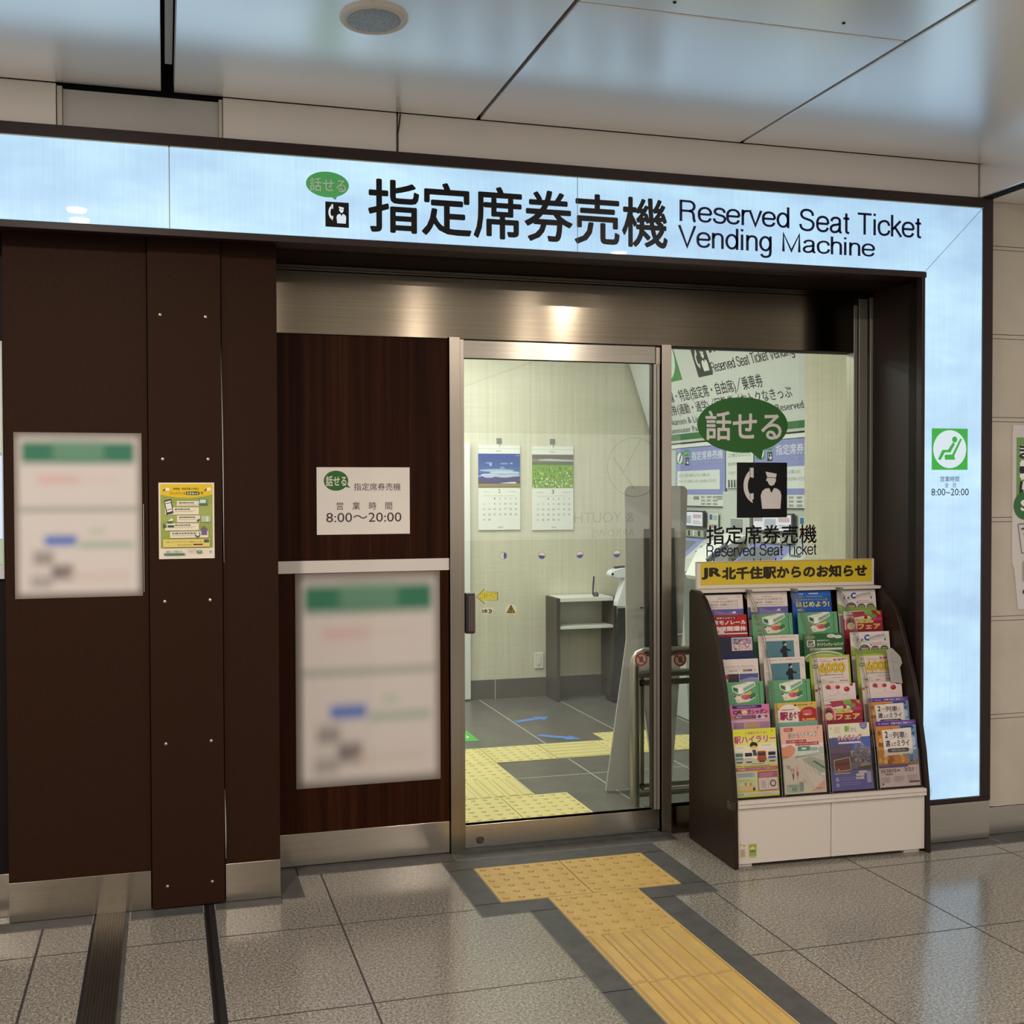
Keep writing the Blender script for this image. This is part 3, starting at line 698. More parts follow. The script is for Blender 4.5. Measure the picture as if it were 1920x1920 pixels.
def clerk(s, x0, y0, x1, y1, bk, wh):
    """white handset and capped clerk on a black square"""
    W_, H_ = x1 - x0, y1 - y0
    q = lambda pts: [(x0 + a * W_, y0 + c * H_) for a, c in pts]
    s.rect(x0, y0, x1, y1, bk)
    out = []
    for k in range(13):                       # banana-shaped handset
        a = math.radians(-68 + 136 * k / 12); out.append((0.43 - 0.30 * math.cos(a), 0.42 + 0.34 * math.sin(a)))
    inn = []
    for k in range(9):
        a = math.radians(-58 + 116 * k / 8); inn.append((0.36 - 0.145 * math.cos(a), 0.42 + 0.215 * math.sin(a)))
    s.poly(q(out + list(reversed(inn))), wh)
    s.poly(q([(0.25, 0.095), (0.33, 0.095), (0.33, 0.28), (0.25, 0.26)]), wh)
    s.poly(q([(0.25, 0.565), (0.33, 0.555), (0.33, 0.67), (0.25, 0.665)]), wh)
    s.poly(q([(0.255, 0.095), (0.263, 0.095), (0.263, 0.665), (0.255, 0.665)]), bk)
    s.poly(q([(0.565, 0.165), (0.79, 0.205), (0.775, 0.275), (0.60, 0.265)]), wh)      # cap
    s.poly(q([(0.60, 0.275), (0.77, 0.285), (0.775, 0.33), (0.74, 0.40), (0.685, 0.425), (0.635, 0.40), (0.61, 0.345), (0.575, 0.325)]), wh)
    s.poly(q([(0.47, 0.60), (0.50, 0.52), (0.56, 0.475), (0.64, 0.465), (0.685, 0.555), (0.735, 0.465), (0.80, 0.475), (0.86, 0.52), (0.885, 0.60), (0.865, 0.84), (0.50, 0.84)]), wh)
def bubble(s, cx, cy, rx, ry, tip, gm, wm, t='話せる', bold=0.012):
    tx, ty = tip
    s.ell(cx, cy, rx, ry, gm, n=48)
    a = math.atan2((ty - cy) / ry, (tx - cx) / rx)
    s.poly([(cx + rx * 0.98 * math.cos(a - 0.17), cy + ry * 0.98 * math.sin(a - 0.17)), (tx, ty), (cx + rx * 0.98 * math.cos(a + 0.13), cy + ry * 0.98 * math.sin(a + 0.13))], gm)
    s.text(t, cx - rx * 0.82, cy - ry * 0.50, cx + rx * 0.86, cy + ry * 0.56, wm, bold)

def px(u, v): p = at(u, v, Y=YS); return p.x, p.z
def sgn(): return Sheet((0, YS - 0.0004, 0), (1, 0, 0), (0, 0, -1), 1, 1, 1, 1)     # metres, y = -z
s = sgn()
x0, z1 = px(690, 375); x1, _ = px(1252, 410)
s.text('指定席券売機', px(690, 400)[0], -px(735, 336)[1], px(1252, 420)[0], -px(735, 437)[1], black, 0.017)
s.build('lettering', sg)
zt1, zb1, zt3, zb3 = -px(1285, 375)[1], -px(1285, 419)[1], -px(1285, 422)[1], -px(1285, 475)[1]
for wd, u0, u1, za, zb in [('Reserved', 1274, 1480, zt1, zb1), ('Seat', 1498.5, 1592.5, zt1, zb1), ('Ticket', 1608, 1727, zt1, zb1), ('Vending', 1271, 1447, zt3, zb3), ('Machine', 1466.5, 1641, zt3, zt3 + (zb3 - zt3) * 0.762)]:
    s = sgn(); s.text(wd, px(u0, 420)[0], za, px(u1, 420)[0], zb, violet); s.build('lettering', sg)
s = sgn()
a, c = px(614, 346)
bubble(s, a, -c, px(654, 346)[0] - a, c - px(614, 370)[1], (px(629, 375)[0], -px(629, 375)[1]), lgreen2, white, bold=0.0)
clerk(s, px(610, 400)[0], -px(630, 379)[1], px(654, 400)[0], -px(630, 426)[1], black, lwhite)
s.build('pictogram', sg)
s = sgn()
xa0, za0 = px(1747, 803); xa1, za1 = px(1814, 881)
w_, h_ = xa1 - xa0, za0 - za1
s.rect(xa0, -za0, xa1, -za1, lgreen); s.ell((xa0 + xa1) / 2, -(za0 + za1) / 2, w_ * .46, h_ * .46, lwhite, n=48)
Q = lambda pts: [(xa0 + p * w_, -za0 + q * h_) for p, q in pts]
s.ell(*Q([(0.635, 0.265)])[0], w_ * .072, h_ * .072, lgreen)
s.poly(Q([(0.585, 0.335), (0.63, 0.345), (0.63, 0.40), (0.52, 0.575), (0.36, 0.58), (0.255, 0.755), (0.17, 0.755), (0.29, 0.52), (0.45, 0.515)]), lgreen)
s.poly(Q([(0.785, 0.245), (0.84, 0.25), (0.625, 0.655), (0.645, 0.755), (0.37, 0.755), (0.35, 0.655), (0.40, 0.63), (0.565, 0.63)]), lgreen)
s.text('営業時間', px(1763, 895)[0], -px(1780, 893)[1], px(1798, 895)[0], -px(1780, 903)[1], violet)
s.text('全　日', px(1771, 908)[0], -px(1780, 905)[1], px(1792, 908)[0], -px(1780, 914)[1], violet)
s.text('8:00~20:00', px(1746, 920)[0], -px(1780, 916)[1], px(1816, 920)[0], -px(1780, 929)[1], violet)
s.build('pictogram', sg)

# ================================================================== CEILING FITTINGS
sp = thing('ceiling_speaker', (-1.03, -1.045, ZC), 'round white-rimmed perforated speaker set in the ceiling panel', 'speaker')
c = (-1.03, -1.045, ZC)
b = MB(); b.lathe([(0.112, 0.0), (0.112, -0.004), (0.107, -0.010), (0.094, -0.013), (0.087, -0.010), (0.087, -0.004)], c, 'white_coat', 56); b.build('rim', sp, smooth=True)
m = mat('grille', (0.16, 0.19, 0.21), 0.45, 0.3); g = N(m)
vo = g.n('ShaderNodeTexVoronoi'); vo.inputs['Scale'].default_value = 240
g.l(g.obj(), vo.inputs['Vector']); g.l(g.ramp(vo.outputs['Distance'], [(0.25, (0.10, 0.12, 0.13)), (0.45, (0.42, 0.45, 0.47))]), g.b.inputs['Base Color'])
b = MB(); b.lathe([(0.088, -0.006), (0.086, -0.0105), (0.05, -0.013), (0.01, -0.0135)], c, 'grille', 48); b.build('grille', sp, smooth=True)
for i, (u, v) in enumerate([(1265, 4), (1582, 43)]):
    p = at(u, v, Z=ZC); b = MB(); b.lathe([(0.006, 0.0), (0.005, -0.003)], (p.x, p.y, ZC), 'dark_gap', 12)
    tag(b.build('ceiling_screw'), ['small dark screw in the ceiling panel at the top edge', 'small dark screw in the ceiling panel beside the slanting joint'][i], 'screw', 'ceiling screws')
lens = mat('lamp_lens', (0.8, 0.8, 0.8), 0.4, emit=(1.0, 0.86, 0.70), es=40.0)
where = {-2.10: 'nearest the sign', -2.32: 'just behind its twin', -4.1: 'before the viewer', -2.38: 'in the front row', -2.4: 'in the front row', -2.3: 'in the front row', -4.9: 'added over the viewer', -7.4: 'added far behind the viewer'}
for (x, y) in DOWNLIGHTS:
    t = thing('downlight', (x, y, ZC), 'recessed warm ceiling downlight %s, %.1f m %s of the path' % (where[y], abs(x), 'left' if x < 0 else 'right'), 'ceiling light', 'downlights of the concourse ceiling')
    b = MB(); b.lathe([(0.105, 0.0), (0.105, -0.003), (0.060, -0.007), (0.054, -0.003)], (x, y, ZC), 'white_coat', 28); b.build('trim_ring', t)
    b = MB(); b.lathe([(0.052, -0.004), (0.050, -0.0045)], (x, y, ZC), lens, 24); b.build('lens', t)
fl = mat('tube_diffuser', (0.8, 0.8, 0.8), 0.5, emit=(0.96, 1.0, 0.82), es=5.0)
for i, (x, y) in enumerate(ROOM_LIGHTS):
    t = thing('ceiling_light', (x, y, 3.0), 'long ceiling light inside the ticket room, %s end, %s side' % (('door' if y < 2 else 'far'), ('left' if x < 0 else 'right')), 'ceiling light', 'room ceiling lights')
    b = MB(); b.box(x - 0.6, x + 0.6, y - 0.13, y + 0.13, 2.98, 3.0, 'white_coat'); b.build('casing', t)
    b = MB(); b.box(x - 0.56, x + 0.56, y - 0.10, y + 0.10, 2.975, 2.98, fl); b.build('diffuser', t)

# ================================================================== SLIDING DOOR AND FIXED PANE
def gpane(name, x0, x1, z0, z1, y, parent=None):
    m = MB(); m.box(x0, x1, y, y + 0.008, z0, z1, 'glass_pane'); return m.build(name, parent)
DX0, DX1 = -0.370, 0.612
YDG = YD + 0.022
d = bpy.data.objects.new('door_1', None); d.location = (0.12, YD + 0.03, 0.0); COL.objects.link(d); struct(d, 'stainless framed automatic sliding glass door')
b = MB(); b.box(DX0, DX1 - 0.022, YD + 0.008, YD + 0.048, 2.278, 2.360, 'steel_kick_lit'); b.build('top_rail', d, bevel=0.0015)
b = MB(); b.box(DX1 - 0.018, DX1 + 0.004, YD + 0.010, YD + 0.048, 2.272, 2.356, 'steel_post'); b.build('top_rail', d)
b = MB(); b.box(DX0, DX1, YD + 0.008, YD + 0.048, 0.022, 0.120, 'steel_kick_lit'); b.build('bottom_rail', d, bevel=0.0015)
mat('stile_metal', (0.36, 0.345, 0.29), 0.42, 0.7)
b = MB(); b.box(0.575, 0.580, YD + 0.012, YD + 0.045, 0.12, 2.275, 'brown_bezel'); b.box(0.582, 0.597, YD + 0.012, YD + 0.045, 0.12, 2.275, 'stile_metal'); b.box(0.600, 0.613, YD + 0.010, YD + 0.045, 0.12, 2.275, 'stile_metal'); b.build('stile', d)
gpane('glass', DX0, DX1, 0.12, 2.28, YDG, d)
p = at(901, 1575, Y=YD)
b = MB(); b.lathe([(0.019, 0.0), (0.019, -0.003), (0.015, -0.004), (0.013, -0.001)], (p.x, YD + 0.008, p.z), mat('lock_dark', (0.16, 0.14, 0.12), 0.4, 1.0), 24, 'Y'); b.build('lock', d, smooth=True)
hb = MB(); p0, p1 = at(873, 1112, Y=YD - 0.01), at(891, 1188, Y=YD - 0.01)
hb.box(p0.x, p1.x, YD - 0.014, YDG, p1.z, p0.z, mat('handle_dark', (0.012, 0.012, 0.014), 0.35)); h = hb.build('door_handle', d, bevel=0.006)
hb = MB(); hb.box(p0.x + 0.012, p1.x - 0.001, YD - 0.0165, YD - 0.0135, p1.z + 0.012, p0.z - 0.012, mat('handle_grip', (0.07, 0.05, 0.045), 0.4)); hb.build('grip', h, bevel=0.002)
b = MB(); b.box(DX0 - 0.03, DX1 + 0.05, YD - 0.02, YD + 0.07, -0.004, 0.008, 'slate_band'); struct(b.build('trim_14'))
# decals on the door glass
def on_glass(): return Sheet((0, YDG - 0.0006, 0), (1, 0, 0), (0, 0, -1), 1, 1, 1, 1)
def pg(u, v): p = at(u, v, Y=YDG); return p.x, -p.z
s = on_glass()
P = [pg(893, 1119), pg(909, 1103), pg(909, 1109.5), pg(933.5, 1110), pg(933.5, 1125.5), pg(909, 1125.5), pg(909, 1133)]
s.poly(P, ink('4a4420')); cx_ = sum(p[0] for p in P) / 7; cy_ = sum(p[1] for p in P) / 7
s.poly([(cx_ + (a - cx_) * 0.94, cy_ + (c - cy_) * 0.92) for a, c in P], mat('sticker_yellow', hx('d3cc4a'), 0.4))
s.text('ここをタッチして', *pg(899, 1112), *pg(931, 1122), ink('7d7430'))
s.build('arrow_sticker', d)
s = on_glass(); s.rrect(*pg(902, 1140), *pg(924, 1150.5), 0.008, ink('d9d6c0')); s.text('自動', *pg(903.5, 1142.5), *pg(914, 1149), black, 0.02)
for k in (0, 3.2):
    A = pg(916 + k, 1142); B = pg(919 + k, 1146); C_ = pg(916 + k, 1150); s.line(*A, *B, 0.004, black); s.line(*B, *C_, 0.004, black)
s.rrect(*pg(932, 1144), *pg(941, 1147), 0.003, ink('d9d6c0')); s.line(*pg(933.5, 1145.5), *pg(939, 1145.5), 0.002, ink('55523f'))
s.build('automatic_door_sticker', d)
s = on_glass(); a, c = pg(958.3, 1144); r = pg(969, 1144)[0] - a
s.ell(a, c, r, r, ink('d6d2b8')); s.poly([pg(949.5, 1149.5), pg(958, 1133.5), pg(966.5, 1149.5)], ink('2a240c')); s.poly([pg(951.5, 1148.2), pg(958, 1136.5), pg(964.5, 1148.2)], ink('8a7c26'))
s.rect(*pg(957.2, 1139.5), *pg(958.8, 1144.5), black); s.rect(*pg(957.2, 1145.5), *pg(958.8, 1147), black)
s.fine(pg(953, 1151.5)[0], pg(953, 1151.5)[1], pg(963, 1151.5)[0], 2, 0.0045, '8c8a78', 0.002); s.build('warning_sticker', d)
for (u, v, a0) in [(944, 1042, -90), (1016, 1041.5, 5), (1087, 1040, -8), (1156.5, 1038.5, -5)]:
    s = on_glass(); a, c = pg(u, v); r = pg(u + 6.6, v)[0] - a
    s.ell(a, c, r, r, ink('8a7b6a')); s.ell(a, c, r * 0.9, r * 0.9, ink('e8dccb')); s.ell(a, c, r * 0.88, r * 0.88, ink('4a63ad'), a0, a0 + (90 if a0 == -90 else 180), 18) if a0 != -90 else s.poly([(a, c)] + [(a + r * .88 * math.cos(math.radians(t)), c + r * .88 * math.sin(math.radians(t))) for t in range(-80, 85, 10)], ink('4a63ad'))
    s.build('dot_sticker', d)
def no_touch(s, u, v):
    a, c = pg(u, v); r = pg(u + 11.2, v)[0] - a; red = ink('8e1c20')
    s.ell(a, c, r * 1.06, r * 1.06, ink('8d8a78')); s.ring(a, c, r * 0.80, r * 1.02, red)
    s.poly([(a - r * .28, c + r * .45), (a - r * .32, c - r * .1), (a - r * .15, c - r * .5), (a + r * .2, c - r * .52), (a + r * .35, c - r * .2), (a + r * .33, c + r * .45)], ink('55544a'))
    s.line(a - r * .62, c - r * .62, a + r * .62, c + r * .62, r * .2, red)
s = on_glass(); no_touch(s, 1202, 1236.5); s.build('no_touch_sticker', d)

w = bpy.data.objects.new('window_1', None); w.location = (1.17, YD + 0.03, 0.0); COL.objects.link(w); struct(w, 'fixed glass pane right of the sliding door')
gpane('glass', 0.668, 1.679, 0.13, 2.366, YDG, w)
s = on_glass(); no_touch(s, 1275, 1236.5); s.build('no_touch_sticker', w)
s = on_glass()
a, c = pg(1393, 797)
bubble(s, a, c, pg(1477, 797)[0] - a, pg(1393, 849)[1] - c, pg(1427, 863), greend, white, bold=0.016)
s.build('speech_bubble_decal', w)
s = on_glass(); clerk(s, *pg(1381.5, 867), *pg(1475.5, 970), black, white); s.build('clerk_decal', w)
s = on_glass(); s.k = 1
s.text('指定席券売機', *pg(1324, 985.5), *pg(1531, 1018.5), black, 0.014); s.build('lettering', w); s = on_glass()
s.text('Reserved Seat Ticket', *pg(1324.5, 1022), *pg(1530.5, 1042), violet); s.build('lettering', w); s = on_glass(); s.text('Vending Machine', *pg(1324.5, 1047), *pg(1491, 1071), violet)
s.build('lettering', w)

# ================================================================== NOTICES ON THE WALLS
def soft_poster(name, u0, v0, u1, v1, Y, label):
    """a notice whose print has run soft: colour blotches mixed in one material over the paper"""
    a, c = at(u0, v0, Y=Y), at(u1, v1, Y=Y)
    W_, H_ = c.x - a.x, a.z - c.z
    m = bpy.data.materials.new('blurred_print'); m.use_nodes = True; g = N(m)
    g.b.inputs['Roughness'].default_value = 0.5; g.b.inputs['Specular IOR Level'].default_value = 0.3
    sep = g.n('ShaderNodeSeparateXYZ'); g.l(g.n('ShaderNodeTexCoord').outputs['Object'], sep.inputs[0])
    x = g.math('DIVIDE', g.math('SUBTRACT', sep.outputs[0], a.x), W_)
    y = g.math('DIVIDE', g.math('SUBTRACT', a.z, sep.outputs[2]), H_)
    def smooth(v, e0, e1):
        mr = g.n('ShaderNodeMapRange', interpolation_type='SMOOTHSTEP'); mr.inputs[1].default_value = e0; mr.inputs[2].default_value = e1
        g.l(v, mr.inputs[0]); return mr.outputs[0]
    def boxm(x0, y0, x1, y1, s=0.055):
        r = [smooth(x, x0 - s, x0 + s), smooth(x, x1 + s, x1 - s), smooth(y, y0 - s * .8, y0 + s * .8), smooth(y, y1 + s * .8, y1 - s * .8)]
        return g.math('MULTIPLY', g.math('MULTIPLY', r[0], r[1]), g.math('MULTIPLY', r[2], r[3]))
    col = (0.58, 0.53, 0.495)
    for (q, st, k) in [((.055, .055, .945, .185), '0b6a4c', .95), ((.3, .04, .7, .17), '7f9f88', .45), ((.18, .26, .50, .31), 'c98a86', .45), ((.5, .27, .8, .30), 'c98a86', .15), ((.02, .455, .98, .475), '6c7c6f', .8),
                       ((.23, .625, .48, .68), '3a63b4', 1.0), ((.5, .67, .93, .695), '5d9070', .75), ((.58, .585, .70, .615), '8fb083', .6), ((.14, .715, .30, .80), '6d625f', .65), ((.28, .80, .45, .89), '5d5250', .8), ((.12, .86, .29, .94), '7a6f70', .55), ((.4, .85, .9, .9), 'c0aca0', .5)]:
        f = g.math('MULTIPLY', boxm(*q), k); col = g.mix(f, col, hx(st))
    rim = boxm(.03, .028, .97, .972, .05)
    g.l(g.mix(g.math('SUBTRACT', 1.0, rim), col, (0.15, 0.125, 0.105)), g.b.inputs['Base Color'])
    b = MB(); b.box(a.x, c.x, Y - 0.002, Y, c.z, a.z, m)
    return tag(b.build(name), label, 'poster')
soft_poster('notice_poster', 25, 810, 268, 1117, YP - 0.0015, 'large blurred green-headed notice on the wide brown panel at far left')
soft_poster('notice_poster', 553, 1076, 826, 1460, YD - 0.0015, 'large blurred green-headed notice on the walnut board beside the glass door')
b = MB(); q0, q1 = at(268.4, 945, Y=YP), at(270.6, 1110, Y=YP); b.box(q0.x, q1.x, YP - 0.003, YP - 0.001, q1.z, q0.z, 'white_coat')
tag(b.build('paper_edge'), 'thin white strip of paper standing out along the right edge of the left notice', 'paper')

# small yellow-green flyer on the cover strip
f = wall_sheet(297, 905, 402.5, 1046.5, YP - 0.018, 160, 215)
f.base('d9cfbd', 0.0015)
f.rect(5, 4, 155, 185, '8f9a4a'); f.rect(5, 60, 155, 110, '97a254')
f.poly([(5, 4)] + [(5, 34)] + [(5 + 150 * k / 12, 34 + 9 * math.sin(math.pi * k / 12)) for k in range(1, 12)] + [(155, 34), (155, 4)], 'd6b51e')
f.text('新幹線・特急列車の予約は', 42, 14, 116, 21, '3a3218', 0.02); f.text('ストレスフリーな', 32, 26, 76, 34, '3a3218', 0.02)
f.rrect(78, 25, 118, 35, 4, '37502f'); f.text('えきねっと', 81, 27, 115, 33.5, 'e6ebd8', 0.02); f.text('で!', 120, 26, 128, 34, '3a3218', 0.02)
for sx in (11, 130): f.poly([(sx, 23), (sx + 8, 15), (sx + 18, 14), (sx + 21, 18), (sx + 19, 23)], 'e8e2d0'); f.poly([(sx, 23), (sx + 8, 15), (sx + 9, 21), (sx + 4, 24)], '45534b')
for (x0, y0, x1, y1) in [(52, 52, 118, 66), (18, 70, 115, 90), (52, 93, 118, 112), (18, 115, 115, 135), (32, 138, 142, 156)]:
    f.rect(x0, y0, x1, y1, 'dad2bc'); f.fine(x0 + (6 if x0 > 30 else 28), y0 + 3.5, x1 - 12, 1, 3, '3a3836', 3); f.fine(x0 + (6 if x0 > 30 else 28), y0 + 9, x1 - 8, 2, 2.6, 'a09a86', 1.1)
f.poly([(16, 50), (36, 46), (42, 86), (22, 90)], '2e3640'); f.poly([(18, 54), (34, 50), (39, 80), (24, 84)], 'd9d7cc'); f.poly([(19, 58), (35, 55), (35, 57), (20, 60)], '3c4654'); f.poly([(23, 76), (37, 73), (37, 75), (23, 78)], '3c4654')
f.rrect(116, 46, 138, 60, 2, '3f6a5c'); f.rect(118, 48, 136, 58, 'c5d2c8'); f.rect(114, 60, 141, 64, '45705f'); f.rect(122, 94, 148, 112, 'a8b8a0'); f.rect(137, 96, 140, 110, 'e4e0cc')
f.poly([(108, 110), (112, 104), (118, 103), (116, 110)], '2c5a3a'); f.poly([(25, 108), (37, 100), (42, 105), (30, 113)], 'e0dccb'); f.rect(25, 108, 38, 115, '3d6b52'); f.rect(12, 116, 22, 120, '5b6f4f'); f.rect(13, 122, 22, 126, '33473a'); f.rrect(25, 120, 44, 126, 2, '26543a')
f.rect(122, 128, 138, 148, '6a5d80'); f.rect(125, 124, 132, 130, '6a5d80'); f.ell(111, 148, 7, 7, '38503a'); f.ell(111, 146, 5, 5, 'd8d6c4')
f.rect(12, 160, 146, 182, 'd2c06a'); f.text('えきねっとアプリでチケットレス予約がスムーズに!', 18, 165, 126, 170, '6a4f28', 0.015); f.fine(52, 175, 95, 1, 3, '8a7a40', 2); f.rect(98, 173, 126, 177, '6a2f33'); f.rrect(129, 161, 144, 170, 2, '4a545e')
f.text('えきねっと', 40, 191, 66, 197, '4f7f66', 0.02); f.fine(20, 192, 36, 2, 3, '7a7568', 1.6); f.rect(14, 199, 74, 204, '3f7a5f'); f.fine(80, 189, 112, 1, 2, 'a29a8a', 1.1); f.text('えきねっと', 84, 194, 104, 198, '6a6458'); f.rrect(108, 192, 123, 199, 1, '3f7a5f'); f.text('検索', 111, 193.5, 120, 197.5, 'd6d8c8'); f.text('JR', 144, 193, 151, 199, '4f5f4a', 0.02, 0.3)
tag(f.build('booking_flyer'), 'small yellow and green train booking flyer on the screwed brown strip', 'flyer')

# white opening hours card on the walnut board
h = wall_sheet(593.5, 876, 768.5, 1000.5, YD - 0.002, 1600, 1140)
h.base(mat('card_white', (0.74, 0.69, 0.63), 0.5, 0, 0.3), 0.002)
bubble(h, 328, 228, 208, 170, (575, 352), greend, mat('card_print', (0.62, 0.64, 0.50), 0.5), bold=0.02)
h.text('指定席券売機', 632, 268, 1440, 395, '3a2c2c'); h.text('営　業　時　間', 332, 590, 1290, 722, '3a2c2c'); h.text('8:00～20:00', 158, 772, 1452, 930, '3a2c34')
tag(h.build('hours_card'), 'white opening hours card reading 8:00 to 20:00 on the walnut board', 'notice')

# cut-off poster on the cream wall at the right edge
YQ = YW - 0.004
q = lambda u, v: at(u, v, Y=YQ)
k0 = q(1900, 797)
s = Sheet((k0.x, YQ, k0.z), (1, 0, 0), (0, 0, -1), 1, 1, 1, 1)
lx = lambda u, v: (q(u, v).x - k0.x, k0.z - q(u, v).z)
R_ = 0.55
s.mb.prism([(0, 0), (-0.004, 0.05), lx(1898, 975), lx(1898, 1056), lx(1902, 1068), lx(1909, 1143), (R_, lx(1909, 1143)[1]), (R_, -0.002)], lambda a, c, dd: s.p(a, c, dd), 0.0, -0.003, mat('poster_white', (0.62, 0.58, 0.55), 0.45, 0, 0.3))
gx = lx(1906, 820)
s.rect(gx[0], gx[1], R_ - 0.03, lx(1906, 945)[1], '6f9a55')
for (tx, v0, v1) in [('ま', 832, 860), ('ー', 874, 888), ('は', 902, 930)]:
    A, B = lx(1911, v0), lx(1940, v1); s.text(tx, A[0], A[1], B[0], B[1], 'f0ebe2', 0.09); s.text(tx, A[0], A[1], B[0], B[1], '14142a', 0.03)
a, c = lx(1922, 948); s.ell(a, c, 0.068, 0.068, '2f6a35'); A, B = lx(1913, 937), lx(1928, 958); s.text('S', A[0], A[1], B[0], B[1], 'f0ebe2', 0.03)
fr_ = [lx(1908, 983), lx(1915, 1037), (R_ - 0.05, lx(1915, 1037)[1] - 0.02), (R_ - 0.05, lx(1908, 983)[1] - 0.04)]
for i in range(4): s.line(*fr_[i], *fr_[(i + 1) % 4], 0.003, '2a2238')
A, B = lx(1914, 988), lx(1930, 1003); s.text('つ', A[0], A[1], B[0], B[1], '1d1a30', 0.02)
A = lx(1917, 1052); s.rect(A[0], A[1], R_ - 0.06, lx(1917, 1090)[1], 'a79d96'); A = lx(1917, 1106); s.rect(A[0], A[1], R_ - 0.06, lx(1917, 1113)[1], '3a3440')
tag(s.build('wall_poster'), 'white and green poster on the cream wall, cut by the right edge of the photo', 'poster')

# lit screen just showing at the far left edge
SX1 = at(6, 800, Y=YL).x
vm = thing('lit_display', (SX1 - 0.3, YL, 1.3), 'pale lit display sliver at the far left edge of the photo', 'display')
b = MB(); z0, z1 = at(5, 1085, Y=YL).z, at(3, 640, Y=YL).z; b.box(SX1 - 0.6, SX1, YL - 0.012, YL - 0.001, z0, z1, mat('display_casing', (0.55, 0.54, 0.56), 0.4)); b.build('casing', vm)
def zz(v): return at(3, v, Y=YL).z
for (v0, v1, c) in [(650, 850, '9aa58e'), (855, 1010, 'aebfd2'), (1014, 1058, '8b9a80')]:
    b = MB(); b.box(SX1 - 0.58, SX1 - 0.004, YL - 0.014, YL - 0.012, zz(v1), zz(v0), mat('display_' + c, hx(c), 0.3, emit=hx(c), es=0.8)); b.build('screen', vm)

